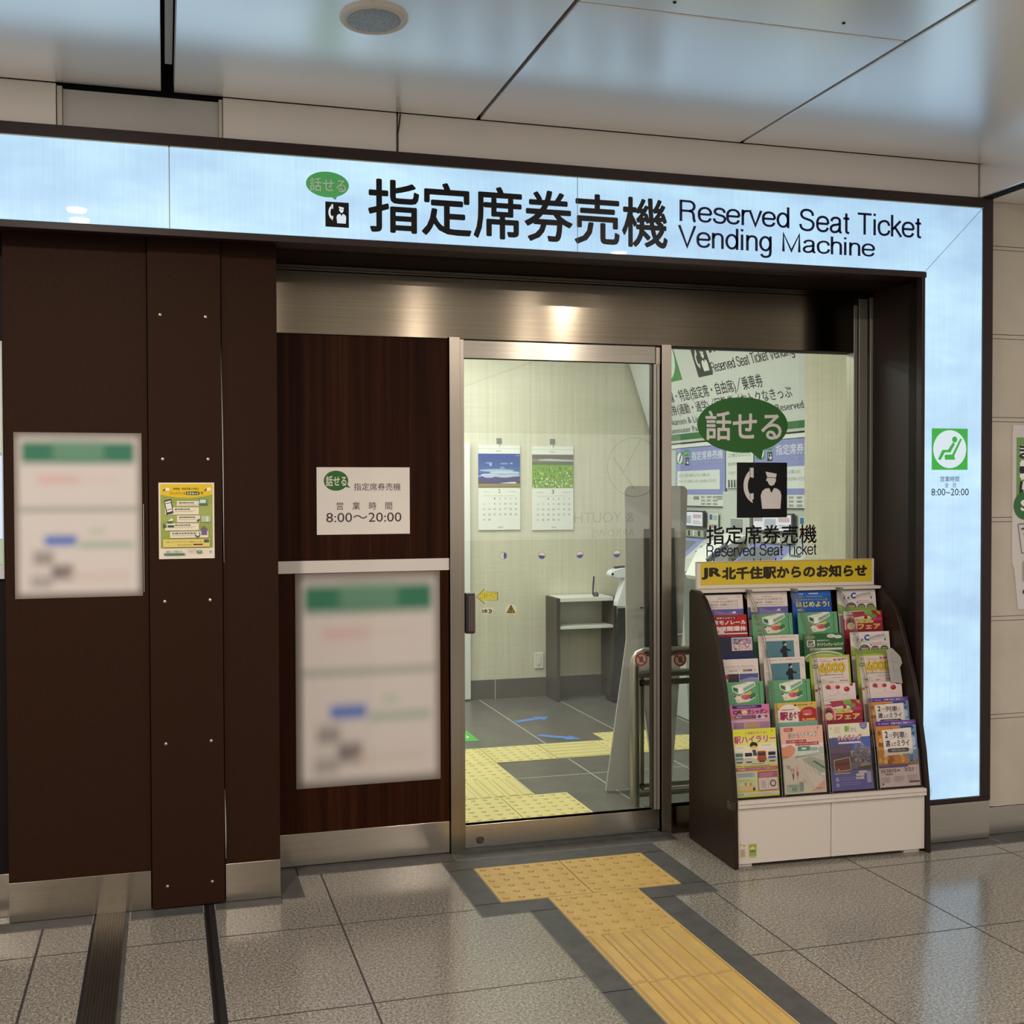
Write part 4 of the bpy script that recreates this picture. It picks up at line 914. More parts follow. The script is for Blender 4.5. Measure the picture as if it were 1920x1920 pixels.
# ================================================================== TICKET ROOM
def calendar(u0, v0, u1, v1, pic_v, txt_v, num, ncol, clip, label, first):
    y = YB - 0.012
    t = thing('wall_calendar', at((u0 + u1) / 2, v1, Y=y), label, 'calendar', 'calendars on the cream wall')
    s = wall_sheet(u0, v0, u1, v1, y, 680, 1410)
    s.base(mat('calendar_paper', (0.80, 0.82, 0.76), 0.5, 0, 0.3), 0.006); s.rect(0, 52, 680, 58, 'b5bdae'); s.fine(290, 88, 400, 1, 5, 'a7aa9c', 14)
    P0, P1 = 140, 706
    if num == '2':
        s.rect(0, P0, 680, P1, '3c5c9f'); s.rect(0, P0, 680, P0 + 130, '36539a'); s.rect(0, 370, 680, 480, '4a6cab')
        for (x, yy, rx, ry, c) in [(170, 295, 55, 14, '7e93c4'), (200, 320, 22, 30, '9aabcf'), (420, 305, 70, 14, '8398c6'), (535, 300, 25, 14, '95a7cf'), (640, 170, 40, 14, '6f87bf'), (300, 420, 280, 22, 'a9bcd6'), (430, 455, 250, 24, 'bccddd'), (190, 490, 150, 16, 'c9d8e0'), (560, 490, 118, 26, '9db4d4'), (340, 515, 338, 30, 'b4c2dc'), (390, 380, 40, 26, '7d94c4')]:
            s.ell(min(max(x, rx + 1), 679 - rx), yy, rx, ry, c)
        s.poly([(0, 540), (60, 512), (110, 540), (160, 572), (210, 545), (270, 522), (350, 535), (450, 540), (560, 524), (680, 515), (680, 640), (0, 640)], '4c4c7c')
        s.poly([(0, 590), (60, 585), (140, 625), (300, 645), (560, 630), (620, 590), (680, 570), (680, 680), (0, 680)], '4f4c5c')
        s.rect(0, 640, 680, P1, '94865b'); s.rect(0, 690, 680, P1, '776a48'); s.poly([(340, 632), (520, 612), (600, 610), (620, 632), (620, 640)], 'd8d4d2')
    else:
        s.rect(0, P0, 680, P1, '80a843'); s.rect(0, P0, 680, 215, '716a62'); s.rect(0, 215, 680, 300, '8a8f72'); s.rect(0, 262, 680, 315, '6f7357')
        s.poly([(110, 222), (300, 212), (680, 235), (680, 256), (300, 246), (110, 238)], 'c8d0dc')
        for k in range(14): s.rect(130 + k * 40, 216 + k * .9, 136 + k * 40, 250 + k, '8d94a0')
        rr = random.Random(4)
        s.k += 1
        for k in range(150):
            x, yy = rr.uniform(26, 654), rr.uniform(320, 670); a = rr.choice(['9cc957', '5f8a2e', 'b2d873', '4c7029', '7fa545']); q_ = rr.uniform(18, 34); L_ = rr.uniform(34, 70)
            s.k += 0.02; s.poly([(x, yy), (x + q_ * .4, yy + L_ * .5), (x + q_ * .2, min(yy + L_, 704)), (x - q_ * .4, yy + L_ * .4)], a); s.k -= 1
        s.k += 4
        for k in range(46):
            x, yy = rr.uniform(14, 666), 440 + 250 * rr.random() ** 0.6; s.ell(x, min(yy, 690), rr.uniform(7, 13), rr.uniform(10, 14), 'eaf2da', n=8); s.k -= 1
        s.k += 1
    s.text(num, 320, 730, 358, 795, ncol); s.fine(75, 760, 200, 2, 12, 'd5d8cc', 6); s.fine(480, 760, 620, 2, 12, 'd5d8cc', 6); s.fine(75, 835, 640, 1, 5, 'c9ccbf', 5)
    dd = 1
    for rw in range(5):
        for cl in range(7):
            if rw == 0 and cl < first: continue
            if dd > (28 if num == '2' else 31): break
            w_ = 14 if dd < 10 else 34
            x = 90 + cl * 86; s.text(str(dd), x - w_ / 2, 870 + rw * 88, x + w_ / 2, 902 + rw * 88, 'b79b86' if cl == 0 else '84867e'); s.k -= 1; dd += 1
    s.k += 1; s.rect(315, 1358, 395, 1366, '9a9c92')
    s.build('sheets', t)
    cu, cv = clip; a = at(cu, cv, Y=YB); k = MB(); k.box(a.x - 0.022, a.x + 0.022, YB - 0.006, YB, a.z - 0.022, a.z + 0.022, mat('hook_plate', (0.22, 0.22, 0.20), 0.4)); hk = k.build('hook', t, bevel=0.002)
    k = MB(); k.tube([(a.x, YB - 0.006, a.z + 0.005), (a.x, YB - 0.022, a.z), (a.x + 0.002, YB - 0.022, a.z - 0.02), (a.x - 0.003, YB - 0.02, a.z - 0.05)], 0.0022, 'steel_tube', 8); k.build('hanger', t)
calendar(896.5, 834.5, 975.5, 993, 0, 0, '2', 'c98e4e', (935.5, 826.5), 'February wall calendar with blue sky and mountain photo, left of two', 2)
calendar(997.5, 836.5, 1075, 993, 0, 0, '3', '4a4a48', (1035.5, 828), 'March wall calendar with green meadow photo, right of two', 2)

# white board edge by the left jamb, outlet, tape arrows, floor sign
b = MB(); p = at(878.5, 833, Y=YB); b.box(0.25, p.x, YB - 0.045, YB - 0.002, 0.012, p.z, mat('cabinet_white', (0.78, 0.78, 0.74), 0.5))
tag(b.build('white_board', bevel=0.003), 'white upright board against the cream wall, only its edge showing beside the door jamb', 'board')
o_ = thing('wall_outlet', at(1010, 1237, Y=YB), 'white wall socket plate low on the cream wall left of the desk', 'outlet')
p, q_ = at(1002, 1224, Y=YB), at(1018.5, 1252.5, Y=YB)
b = MB(); b.box(p.x, q_.x, YB - 0.009, YB, q_.z, p.z, mat('outlet_white', (0.75, 0.74, 0.66), 0.4)); b.build('plate', o_, bevel=0.003)
b = MB(); b.box(p.x + .024, q_.x - .024, YB - 0.012, YB - 0.008, q_.z + .026, p.z - .026, 'outlet_white'); b.build('socket', o_, bevel=0.002)
def arrow(u0, v0, u1, v1, wd, label):
    a, c = at(u0, v0, Z=0.002), at(u1, v1, Z=0.002); dv = (c - a); L_ = dv.length; dv.normalize(); nv = Vector((-dv.y, dv.x, 0))
    pts = [(0, -wd), (L_ * .70, -wd), (L_ * .66, -wd * 2.4), (L_, 0), (L_ * .66, wd * 2.4), (L_ * .70, wd), (0, wd)]
    m = MB(); m.prism(pts, lambda x, y, z: a + dv * x + nv * y + Vector((0, 0, z - 0.002)), 0.0022, 0.0004, mat('blue_tape', hx('5d87cc'), 0.5)); tag(m.build('floor_arrow', fixn=True), label, 'floor arrow', 'blue tape arrows on the room floor')
arrow(966, 1353.5, 1029, 1344, 0.03, 'blue tape arrow on the floor pointing at the desk, farther of two')
arrow(1010, 1378.5, 1089, 1385.5, 0.03, 'blue tape arrow on the floor pointing right, nearer of two')
b = Sheet((-0.12, 2.622, 0.0015), (1, 0, 0), (0, -1, 0), 0.44, 0.30, 44, 30); b.base(mat('mat_green', hx('55b049'), 0.5), 0.001); b.ring(36, 17, 3.2, 4.4, 'd8e6cc'); b.ring(12, 15, 6, 8, 'd8e6cc')
tag(b.build('floor_sign'), 'bright green floor sticker with white ring, half hidden by the left jamb', 'floor sign')

# writing desk with pen stand
dk = thing('writing_desk', (1.55, 3.55, 0), 'dark brown writing desk with white top and shelf by the cream wall', 'desk')
dark = mat('desk_brown', (0.075, 0.063, 0.055), 0.4, 0, 0.4); wtop = mat('desk_white', (0.78, 0.78, 0.73), 0.35)
fw = 3.42
b = MB(); b.box(1.288, 1.316, fw, 3.675, 0.0, 0.82, dark); b.build('side_panel', dk, bevel=0.002)
b = MB(); b.box(1.772, 1.80, fw, 3.675, 0.0, 0.82, dark); b.build('side_panel', dk, bevel=0.002)
b = MB(); b.box(1.317, 1.771, fw + 0.002, 3.675, 0.790, 0.822, wtop); b.build('top', dk, bevel=0.002)
b = MB(); b.box(1.317, 1.771, fw + 0.004, 3.66, 0.572, 0.594, wtop); b.build('shelf', dk, bevel=0.002)
b = MB(); b.box(1.317, 1.771, 3.655, 3.675, 0.594, 0.789, mat('desk_back', (0.55, 0.54, 0.49), 0.5)); b.build('back_panel', dk)
ps = thing('pen_stand', (1.64, 3.47, 0.8225), 'small pen stand with blue pen on the white desk top', 'pen stand')
b = MB(); b.lathe([(0.022, 0.0), (0.022, 0.02), (0.016, 0.034), (0.006, 0.036)], (1.64, 3.47, 0.8225), mat('pen_base', (0.12, 0.10, 0.12), 0.4), 20); b.build('base', ps, smooth=True)
b = MB(); b.tube([(1.614, 3.47, 0.835), (1.617, 3.47, 0.90), (1.624, 3.47, 0.985)], [0.005, 0.0065, 0.006], mat('pen_blue', (0.03, 0.04, 0.10), 0.4), 10); b.build('pen', ps, smooth=True)
b = MB(); b.tube([(1.63, 3.46, 0.85), (1.632, 3.455, 0.90), (1.625, 3.46, 0.96)], 0.0018, 'steel_tube', 8); b.build('cord', ps)

# hand sanitiser on its stand
hs = thing('sanitiser_dispenser', (1.83, 3.33, 0), 'white automatic hand sanitiser on a dark stand, half behind the grey standee', 'dispenser')
wh = mat('dispenser_white', (0.78, 0.80, 0.84), 0.3, 0, 0.5); dk2 = mat('stand_dark', (0.02, 0.02, 0.022), 0.45)
K_ = 1.044; XH, ZH = 1.829, 0.981
hp = lambda a, c, dd: Vector((XH + a * K_, dd, ZH + c * K_))
b = MB(); prof = [(-0.135, 0.03), (-0.12, 0.055), (-0.06, 0.078), (0.10, 0.086), (0.10, 0.02), (0.02, -0.006), (-0.09, -0.002), (-0.128, 0.012)]
b.prism(prof, hp, 3.285, 3.385, wh); b.build('head', hs, bevel=0.012, fixn=True)
b = MB(); b.prism([(-0.09, 0.080), (-0.06, 0.083), (0.10, 0.091), (0.10, 0.086), (-0.06, 0.077)], hp, 3.29, 3.38, dk2); b.build('lid', hs, fixn=True)
sn = hp(-0.12, 0.032, 3.284); b = MB(); b.lathe([(0.010, 0.0), (0.009, -0.003)], tuple(sn), dk2, 14, 'Y'); b.build('sensor', hs)
b = MB(); b.prism([(-0.015, 0.0), (-0.075, -0.18), (-0.078, -0.215), (0.12, -0.235), (0.13, 0.0)], hp, 3.295, 3.375, wh); b.build('drip_tray', hs, bevel=0.006, fixn=True)
b = MB(); b.prism([(XH - 0.05, 0.735), (XH + 0.01, 0.735), (XH + 0.01, 0.03), (XH - 0.12, 0.03)], lambda a, c, dd: Vector((a, dd, c)), 3.315, 3.355, dk2); b.box(XH - 0.13, XH + 0.18, 3.25, 3.41, 0.002, 0.03, dk2); b.build('stand', hs, fixn=True)

# grey standee seen from behind: bent board, dark pole, splayed feet
st = thing('display_standee', (0.95, 0.95, 0), 'tall grey display standee seen from behind, just inside the door', 'standee')
gr = mat('standee_grey', (0.52, 0.515, 0.49), 0.5, 0, 0.3); ge_ = mat('standee_edge', (0.62, 0.62, 0.57), 0.5)
up = lambda a, c, dd: Vector((a, 0.95 + dd + (1.0 - c) * 0.02, c))
r_ = 0.035
arc = lambda cx, cz, a0: [(cx + r_ * math.cos(math.radians(a0 + k * 15)), cz + r_ * math.sin(math.radians(a0 + k * 15))) for k in range(7)]
topb = [(0.765, 0.842), (1.105, 0.865)] + arc(1.126 - r_, 1.693 - r_, 0) + arc(0.748 + r_, 1.693 - r_, 90)
b = MB(); b.prism(topb, up, 0.0, 0.012, gr); b.build('back_board', st, fixn=True)
b = MB()
for A, B in zip(topb[8:] + topb[:1], topb[9:] + topb[:2]): pass
edge = topb[-7:] + [topb[0]]
for A, B in zip(edge, edge[1:]): b.tube([up(*A, 0.004), up(*B, 0.004)], 0.0035, ge_, 6)
b.tube([up(0.765, 0.842, 0.004), up(0.65, 0.005, 0.004)], 0.0035, ge_, 6); b.build('edge_strip', st)
lowb = [(0.765, 0.838), (0.648, 0.006), (0.79, 0.012), (0.866, 0.43), (0.915, 0.03), (1.045, 0.045), (1.105, 0.860)]
b = MB(); b.prism([(0.765, 0.838), (0.648, 0.004), (0.79, 0.012), (0.872, 0.45), (0.94, 0.02), (1.047, 0.02), (1.105, 0.860)], up, 0.0, 0.012, gr); b.build('foot_board', st, fixn=True)
b = MB(); b.tube([up(0.873, 0.45, -0.004), up(0.938, 0.03, -0.004)], 0.003, ge_, 6); b.build('edge_strip', st)
b = MB(); b.prism([(0.862, 1.455), (0.905, 1.455), (0.935, 0.80), (0.872, 0.80)], up, -0.03, -0.001, mat('standee_dark', (0.045, 0.045, 0.045), 0.5)); b.build('brace', st, fixn=True)
b = MB(); b.prism([(1.012, 1.458), (1.032, 1.458), (1.060, 0.80), (1.0, 0.80)], up, -0.03, -0.001, 'standee_dark'); b.build('brace', st, fixn=True)
b = MB(); a = up(0.85, 1.02, -0.001); b.box(0.842, 0.862, a.y - 0.003, a.y, 1.015, 1.021, 'standee_dark'); b.build('slot', st)

# door guard rail
gd = thing('guard_rail', (0.86, 0.69, 0), 'stainless tubular guard rail inside, behind the mullion and fixed pane', 'guard rail')
R1 = 0.025
b = MB(); b.tube([(0.691, 0.69, 0.0), (0.691, 0.69, 0.74), (0.695, 0.69, 0.775), (0.712, 0.69, 0.80), (0.74, 0.69, 0.812), (1.62, 0.69, 0.812), (1.648, 0.69, 0.80), (1.665, 0.69, 0.775), (1.669, 0.69, 0.74), (1.669, 0.69, 0.0)], R1, 'steel_tube', 18); b.build('outer_tube', gd, smooth=True)
b = MB(); b.tube([(0.70, 0.69, 0.697), (1.66, 0.69, 0.697)], 0.02, 'steel_tube', 14); b.build('rail', gd, smooth=True)
b = MB(); b.tube([(0.70, 0.69, 0.064), (1.66, 0.69, 0.064)], 0.02, 'steel_tube', 14); b.build('rail', gd, smooth=True)
b = MB(); b.box(0.722, 0.742, 0.684, 0.696, 0.08, 0.68, 'steel_tube'); b.box(0.722, 1.64, 0.684, 0.696, 0.635, 0.665, 'steel_tube'); b.box(0.722, 1.64, 0.684, 0.696, 0.092, 0.115, 'steel_tube'); b.build('inner_frame', gd)
for z in (0.65, 0.37, 0.10):
    b = MB(); b.lathe([(0.008, 0.0), (0.006, -0.004)], (0.732, 0.684, z), 'steel_tube', 12, 'Y'); b.build('bolt', gd)

# ---------------------------------------------------------------- ticket machines on the right-hand wall
XM = 2.24
pale = mat('machine_pale', (0.52, 0.56, 0.54), 0.4, 0, 0.4); lilac = mat('machine_lilac', hx('8b93cf'), 0.4); mwhite = mat('machine_white', (0.72, 0.76, 0.76), 0.4)
grey_ = mat('machine_grey', (0.18, 0.20, 0.23), 0.35); scr = mat('machine_screen', (0.3, 0.3, 0.3), 0.2, emit=(0.60, 0.62, 0.70), es=0.8)
b = MB(); b.box(XM + 0.014, 2.6, 0.96, YB, 0.0, 2.03, pale); struct(b.build('wall_right'))
b = MB(); b.box(XM - 0.01, XM, 0.96, YB, 2.035, 2.045, 'dark_gap'); b.box(XM - 0.006, XM, 0.96, YB, 2.005, 2.035, 'machine_white'); struct(b.build('trim_15'))
def machine(y1, y0, label, full):
    t = thing('ticket_machine', (1.95, (y0 + y1) / 2, 0), label, 'ticket machine', 'ticket machines on the right wall')
    u = (y1 - y0) / 775.0
    s = Sheet((XM - 0.002, y1, 2.0), (0, -1, 0), (0, 0, -1), y1 - y0, 0.36, 775, 360)
    s.base('8b93cf', 0.006); s.rect(20, 30, 130, 120, '3f8a55'); s.ell(75, 75, 45, 42, 'dfe6e4'); s.poly([(55, 105), (70, 70), (95, 40), (105, 45), (85, 80), (75, 108)], '2c4a3a')
    s.ell(190, 38, 50, 26, '4a8a5c'); s.text('話せる', 155, 25, 225, 50, 'cfe0d0'); clerk(s, 165, 75, 225, 135, '1e1e22', 'e0e0e0')
    s.text('指定席券売機', 270, 30, 745, 100, 'dfe2f2', 0.01); s.text('Reserved Seat Ticket Vending Machine', 270, 112, 755, 138, 'b9bfe6')
    s.rrect(35, 178, 705, 322, 10, 'd6dddc'); s.text('お近くのご案内の案内によりきっぷの購入ほか、', 62, 200, 560, 226, '55585c'); s.text('オペレーターの案内によりきっぷをお求めいただけます。', 62, 246, 660, 272, '55585c')
    s.build('header_board', t)
    s = Sheet((XM - 0.002, y1, 1.638), (0, -1, 0), (0, 0, -1), y1 - y0, 0.092, 775, 92); s.base('d4dad8', 0.004); s.rect(0, 86, 775, 92, '34383c'); s.text('新幹線', 300, 10, 385, 42, '55585c', 0.02)
    for i in range(3):
        for j in range(3): s.fine(420 + i * 90, 12 + j * 26, 490 + i * 90, 2, 8, '6d7276', 5)
    s.rect(660, 10, 740, 20, '6a9a80'); s.rect(660, 26, 740, 36, '8a8f8c'); s.build('fare_strip', t)
    yc0 = y1 - 0.17
    m = MB(); m.box(XM - 0.022, XM, y1 - 0.49, y1 - 0.01, 1.385, 1.515, mat('screen_bezel', (0.05, 0.05, 0.06), 0.4)); sc = m.build('monitor', t, bevel=0.003)
    s = Sheet((XM - 0.0225, y1 - 0.02, 1.507), (0, -1, 0), (0, 0, -1), 0.46, 0.11, 46, 11); s.rect(0.3, 0.3, 45.7, 10.7, scr); s.rect(1, 1, 12, 5, 'b9a8b6'); s.rect(14, 3, 28, 9, 'b6bcd0'); s.rect(31, 2, 44, 5, 'cdb6c0'); s.fine(31, 7, 44, 2, 1.5, '8b8ba0', 0.6); s.build('screen', sc)
    m = MB(); m.box(XM - 0.012, XM, y1 - 0.47, y1 - 0.05, 1.315, 1.368, mat('slot_panel', (0.38, 0.40, 0.36), 0.4))
    for k in range(5): m.box(XM - 0.016, XM - 0.011, y1 - 0.10 - k * 0.08, y1 - 0.075 - k * 0.08, 1.322, 1.362, 'machine_white' if k % 2 else 'slate_band')
    m.build('slots', t)
    # sloping console
    cons = [(XM, 1.30), (XM - 0.03, 1.30), (XM - 0.34, 1.05), (XM - 0.37, 0.98), (XM - 0.33, 0.92), (XM - 0.28, 0.0), (XM, 0.0)]
    fn = lambda a, c, dd: Vector((a, dd, c))
    m = MB(); m.prism(cons, fn, y1 - 0.03, y1 - 0.75, pale); m.build('console', t, bevel=0.006, fixn=True)
    dx, dz = -0.31, -0.25; L_ = math.hypot(dx, dz)
    s = Sheet((XM - 0.03, y1 - 0.03, 1.302), (0, -1, 0), (dx, 0, dz), 0.72, L_, 72, 56); s.k = 4
    s.rect(0, 0, 72, 56, pale); s.rect(0, 0, 50, 56, lilac); s.rect(4, 4, 42, 52, grey_); s.rect(52, 6, 70, 30, 'c9d0cc'); s.rect(55, 10, 67, 13, '5a6068'); s.rect(55, 18, 67, 20, '5a6068'); s.build('touch_panel', t)
    s = Sheet((XM - 0.003, y1 - 0.54, 1.50), (0, -1, 0), (0, 0, -1), 0.14, 0.12, 14, 12); s.base('ccd2cc', 0.001); s.rect(1, 1, 5, 5, '3c6a9a'); s.fine(6, 2, 13, 3, 1.2, '6a7a70', 0.6)
    for i, c in enumerate(('b88a3a', 'a0484a', '5d6a45', '3d5a8a')): s.rect(1 + i * 3, 8.5, 3 + i * 3, 11, c)
    s.build('payment_label', t)
    return t
machine(3.267, 2.492, 'far lilac-headed ticket machine seen left of the green speech bubble decal', True)
machine(2.094, 1.319, 'near lilac-headed ticket machine behind the black clerk decal', False)
ic = thing('machine_information_panel', (XM, 2.29, 1.2), 'white notice panel and cabinet between the two ticket machines', 'panel')
s = Sheet((XM - 0.002, 2.478, 1.985), (0, -1, 0), (0, 0, -1), 0.37, 0.30, 37, 30); s.base('d3d9d4', 0.003); s.text('この機でGoTo1にも', 3, 5, 33, 8, '5a5e58'); s.text('指定席券', 3, 11.5, 16, 14, '6a6e68'); s.text('４カ所で', 3, 18, 14, 20.5, '6a6e68')
for k in range(4): s.poly([(3 + k * 4, 24), (5 + k * 4, 24), (5.8 + k * 4, 29.5), (3 + k * 4, 29.5)], '52565a')
s.build('notice', ic)
b = MB(); b.box(XM - 0.03, XM, 2.11, 2.475, 0.0, 1.66, pale); b.build('cabinet', ic, bevel=0.003)
b = MB()
for k in range(5): b.box(XM - 0.033, XM - 0.029, 2.20, 2.36, 1.40 + k * 0.014, 1.407 + k * 0.014, 'machine_grey')
b.build('vent', ic)
# paper pad dispenser standing at the middle
b = MB(); b.prism([(1.98, 1.25), (2.20, 1.36), (2.20, 1.33), (2.02, 1.18), (1.90, 1.04), (1.88, 1.07)], lambda a, c, dd: Vector((a, dd, c)), 2.14, 2.42, mat('ledge_white', (0.82, 0.84, 0.80), 0.4)); b.build('ledge', ic, bevel=0.004, fixn=True)
b = MB(); b.prism([(1.90, 1.17), (2.05, 1.28), (2.03, 1.31), (1.88, 1.20)], lambda a, c, dd: Vector((a, dd, c)), 2.10, 2.13, grey_); b.build('handset', ic, bevel=0.006, fixn=True)

# tilted header board over the machines
hd = thing('header_sign', (2.1, 2.3, 2.4), 'tilted white header sign with black lettering over the ticket machines', 'sign')
zt2, zb2 = 2.95, 2.045
hxp = lambda z: XM - 0.338 * (z - 2.04)
dirv = Vector((hxp(zb2) - hxp(zt2), 0, zb2 - zt2)); H_ = dirv.length; kz = H_ / (zt2 - zb2)
s = Sheet((hxp(zt2), 3.645, zt2), (0, -1, 0), dirv, 2.66, H_, 2.66, zt2 - zb2)       # x = 3.645 - Y, y = zt2 - z
s.base(mat('header_white', (0.66, 0.70, 0.69), 0.45), 0.03)
hxx = lambda Y_: 3.645 - Y_
hz = lambda z: zt2 - z
s.rect(hxx(3.31), hz(2.95), hxx(2.849), hz(2.505), green); s.ell(hxx(3.08), hz(2.727), 0.215, 0.208, 'dfe6e2', n=48)
clerk(s, hxx(2.602), hz(2.705), hxx(2.392), hz(2.495), ink('3a3c3c'), ink('dfe6e2'))
s.text('指定席券売機', hxx(2.36), hz(2.82), hxx(1.30), hz(2.64), '1f2224', 0.01)
s.text('Reserved Seat Ticket Vending Machine', hxx(2.388), hz(2.585), hxx(1.06), hz(2.488), '2a2c30')
s.text('新幹線・特急(指定席・自由席)／乗車券', hxx(3.32), hz(2.442), hxx(1.80), hz(2.338), '33363a', 0.004)
s.text('定期券(通勤・通学)／回数券／おトクなきっぷ', hxx(3.335), hz(2.335), hxx(1.515), hz(2.245), '33363a', 0.002)
s.text('Shinkansen & Limited Express Reserved / Non-Reserved', hxx(3.35), hz(2.232), hxx(1.43), hz(2.170), '55595c'); s.text('Commuter Pass / Multi-ride / Discount', hxx(3.35), hz(2.162), hxx(1.95), hz(2.122), '55595c')
s.rect(0, hz(2.112), 2.66, hz(2.066), '3f7a4d')
s.build('face', hd)

# reflected shop lettering across the concourse
t = thing('shop_lettering', (2.2, -11.165, 1.8), 'grey shop name lettering on the far shopfront, seen mirrored in the door glass', 'lettering')
YM = -11.168
def mirror(u, v):
    d_ = _f + CR * ((u - PP_X) / F_PX) - CU * ((v - 960.0) / F_PX); k = (YDG - CAM.y) / d_.y; p = CAM + d_ * k
    return p + Vector((d_.x, -d_.y, d_.z)) * ((YM - p.y) / -d_.y)
p0, p1 = mirror(1077, 961), mirror(1188, 979)
s = Sheet((0, YM, 0), (-1, 0, 0), (0, 0, -1), 1, 1, 1, 1)
s.text('& YOUTH', -p1.x, -p0.z, -p0.x, -p1.z, '4a4642'); s.build('letters', t); s = Sheet((0, YM, 0), (-1, 0, 0), (0, 0, -1), 1, 1, 1, 1); p0, p1 = mirror(1109, 993), mirror(1190, 1006); s.text('ARROWS', -p1.x, -p0.z, -p0.x, -p1.z, '4a4642'); s.build('letters', t)
p = mirror(1190, 876); r = (mirror(1190, 820).z - mirror(1190, 932).z) / 2
s = Sheet((0, YM, 0), (-1, 0, 0), (0, 0, -1), 1, 1, 1, 1); s.ring(-p.x, -p.z, r * .965, r, '4a4642')
cx, cy = -p.x, -p.z; s.line(cx + r * .75, cy - r * .3, cx - r * .0, cy + r * .75, r * .04, '4a4642'); s.line(cx - r * .2, cy - r * .9, cx + r * .45, cy + r * .25, r * .04, '4a4642'); s.build('emblem', t)

# ================================================================== LEAFLET RACK
TH = math.radians(-2)
RA = Vector((math.cos(TH), math.sin(TH), 0)); RN = Vector((-math.sin(TH), math.cos(TH), 0)); RO = Vector((0.703, -0.299, 0))
def rk(a, z, s_): return RO + RA * a + RN * s_ + Vector((0, 0, z))        # along the front, height, depth from the front
RWID = 0.986
rack = thing('leaflet_rack', RO + RA * RWID / 2 + RN * 0.2, 'dark wooden leaflet rack with white cupboard base, standing before the fixed pane', 'leaflet rack')
rackwood = mat('rack_wood', (0.0205, 0.0115, 0.0075), 0.42, 0, 0.22); rackwhite = mat('rack_white', (0.60, 0.54, 0.475), 0.4, 0, 0.4)
front = [(-0.010, 0.0), (0.0, 0.30), (0.023, 0.467), (0.063, 0.651), (0.097, 0.785), (0.126, 0.865), (0.156, 0.945), (0.209, 1.06), (0.251, 1.118), (0.285, 1.155), (0.316, 1.178), (0.36, 1.193), (0.42, 1.196), (0.44, 1.18)]
side = front + [(0.44, 0.0)]
for a0 in (0.0, RWID - 0.022):
    b = MB(); b.prism(side, lambda p, q, dd: rk(dd, q, p), a0, a0 + 0.022, rackwood); b.build('side_panel', rack, bevel=0.003, fixn=True)
b = MB(); bx = lambda a0, a1, s0, s1, z0, z1, m: b.mesh([rk(a0, z0, s0), rk(a1, z0, s0), rk(a1, z0, s1), rk(a0, z0, s1), rk(a0, z1, s0), rk(a1, z1, s0), rk(a1, z1, s1), rk(a0, z1, s1)], [(0, 3, 2, 1), (4, 5, 6, 7), (0, 1, 5, 4), (1, 2, 6, 5), (2, 3, 7, 6), (3, 0, 4, 7)], m)
A0, A1 = 0.022, RWID - 0.022
b = MB(); bx(A0, A1, 0.03, 0.43, 0.018, 0.262, 'rack_white'); b.build('cupboard', rack)
b = MB(); bx(A0 + 0.002, 0.4815, 0.006, 0.026, 0.016, 0.260, 'rack_white'); b.build('cupboard_door', rack, bevel=0.0015)
b = MB(); bx(0.4845, A1 - 0.002, 0.006, 0.026, 0.016, 0.260, 'rack_white'); b.build('cupboard_door', rack, bevel=0.0015)
b = MB(); bx(A0, A1 + 0.002, -0.004, 0.40, 0.264, 0.296, 'rack_white'); bx(A0, A1, -0.0045, 0.0, 0.279, 0.281, 'brown_bezel'); b.build('ledge', rack, bevel=0.002)
b = MB(); bx(0.03, 0.10, 0.02, 0.09, 0.0, 0.016, 'white_coat'); bx(A1 - 0.10, A1 - 0.02, 0.02, 0.09, 0.0, 0.016, 'white_coat'); bx(0.03, A1 - 0.03, 0.05, 0.42, 0.0, 0.014, 'brown_dark'); b.build('plinth', rack)
for a0, a1 in ((-0.014, 0.006), (RWID - 0.008, RWID + 0.004)):
    b = MB(); bx(a0, a1, -0.008, 0.03, 0.262, 0.297, 'acrylic'); b.build('corner_guard', rack)
b = MB(); b.prism([(0.375, 0.30), (0.43, 0.30), (0.43, 1.19), (0.40, 1.19)], lambda p, q, dd: rk(dd, q, p), A0, A1, 'rack_wood'); b.build('back_panel', rack, fixn=True)
b = MB(); bx(A0 - 0.002, A1 + 0.006, 0.345, 0.43, 1.183, 1.197, 'rack_white'); b.build('top_rail', rack, bevel=0.002)
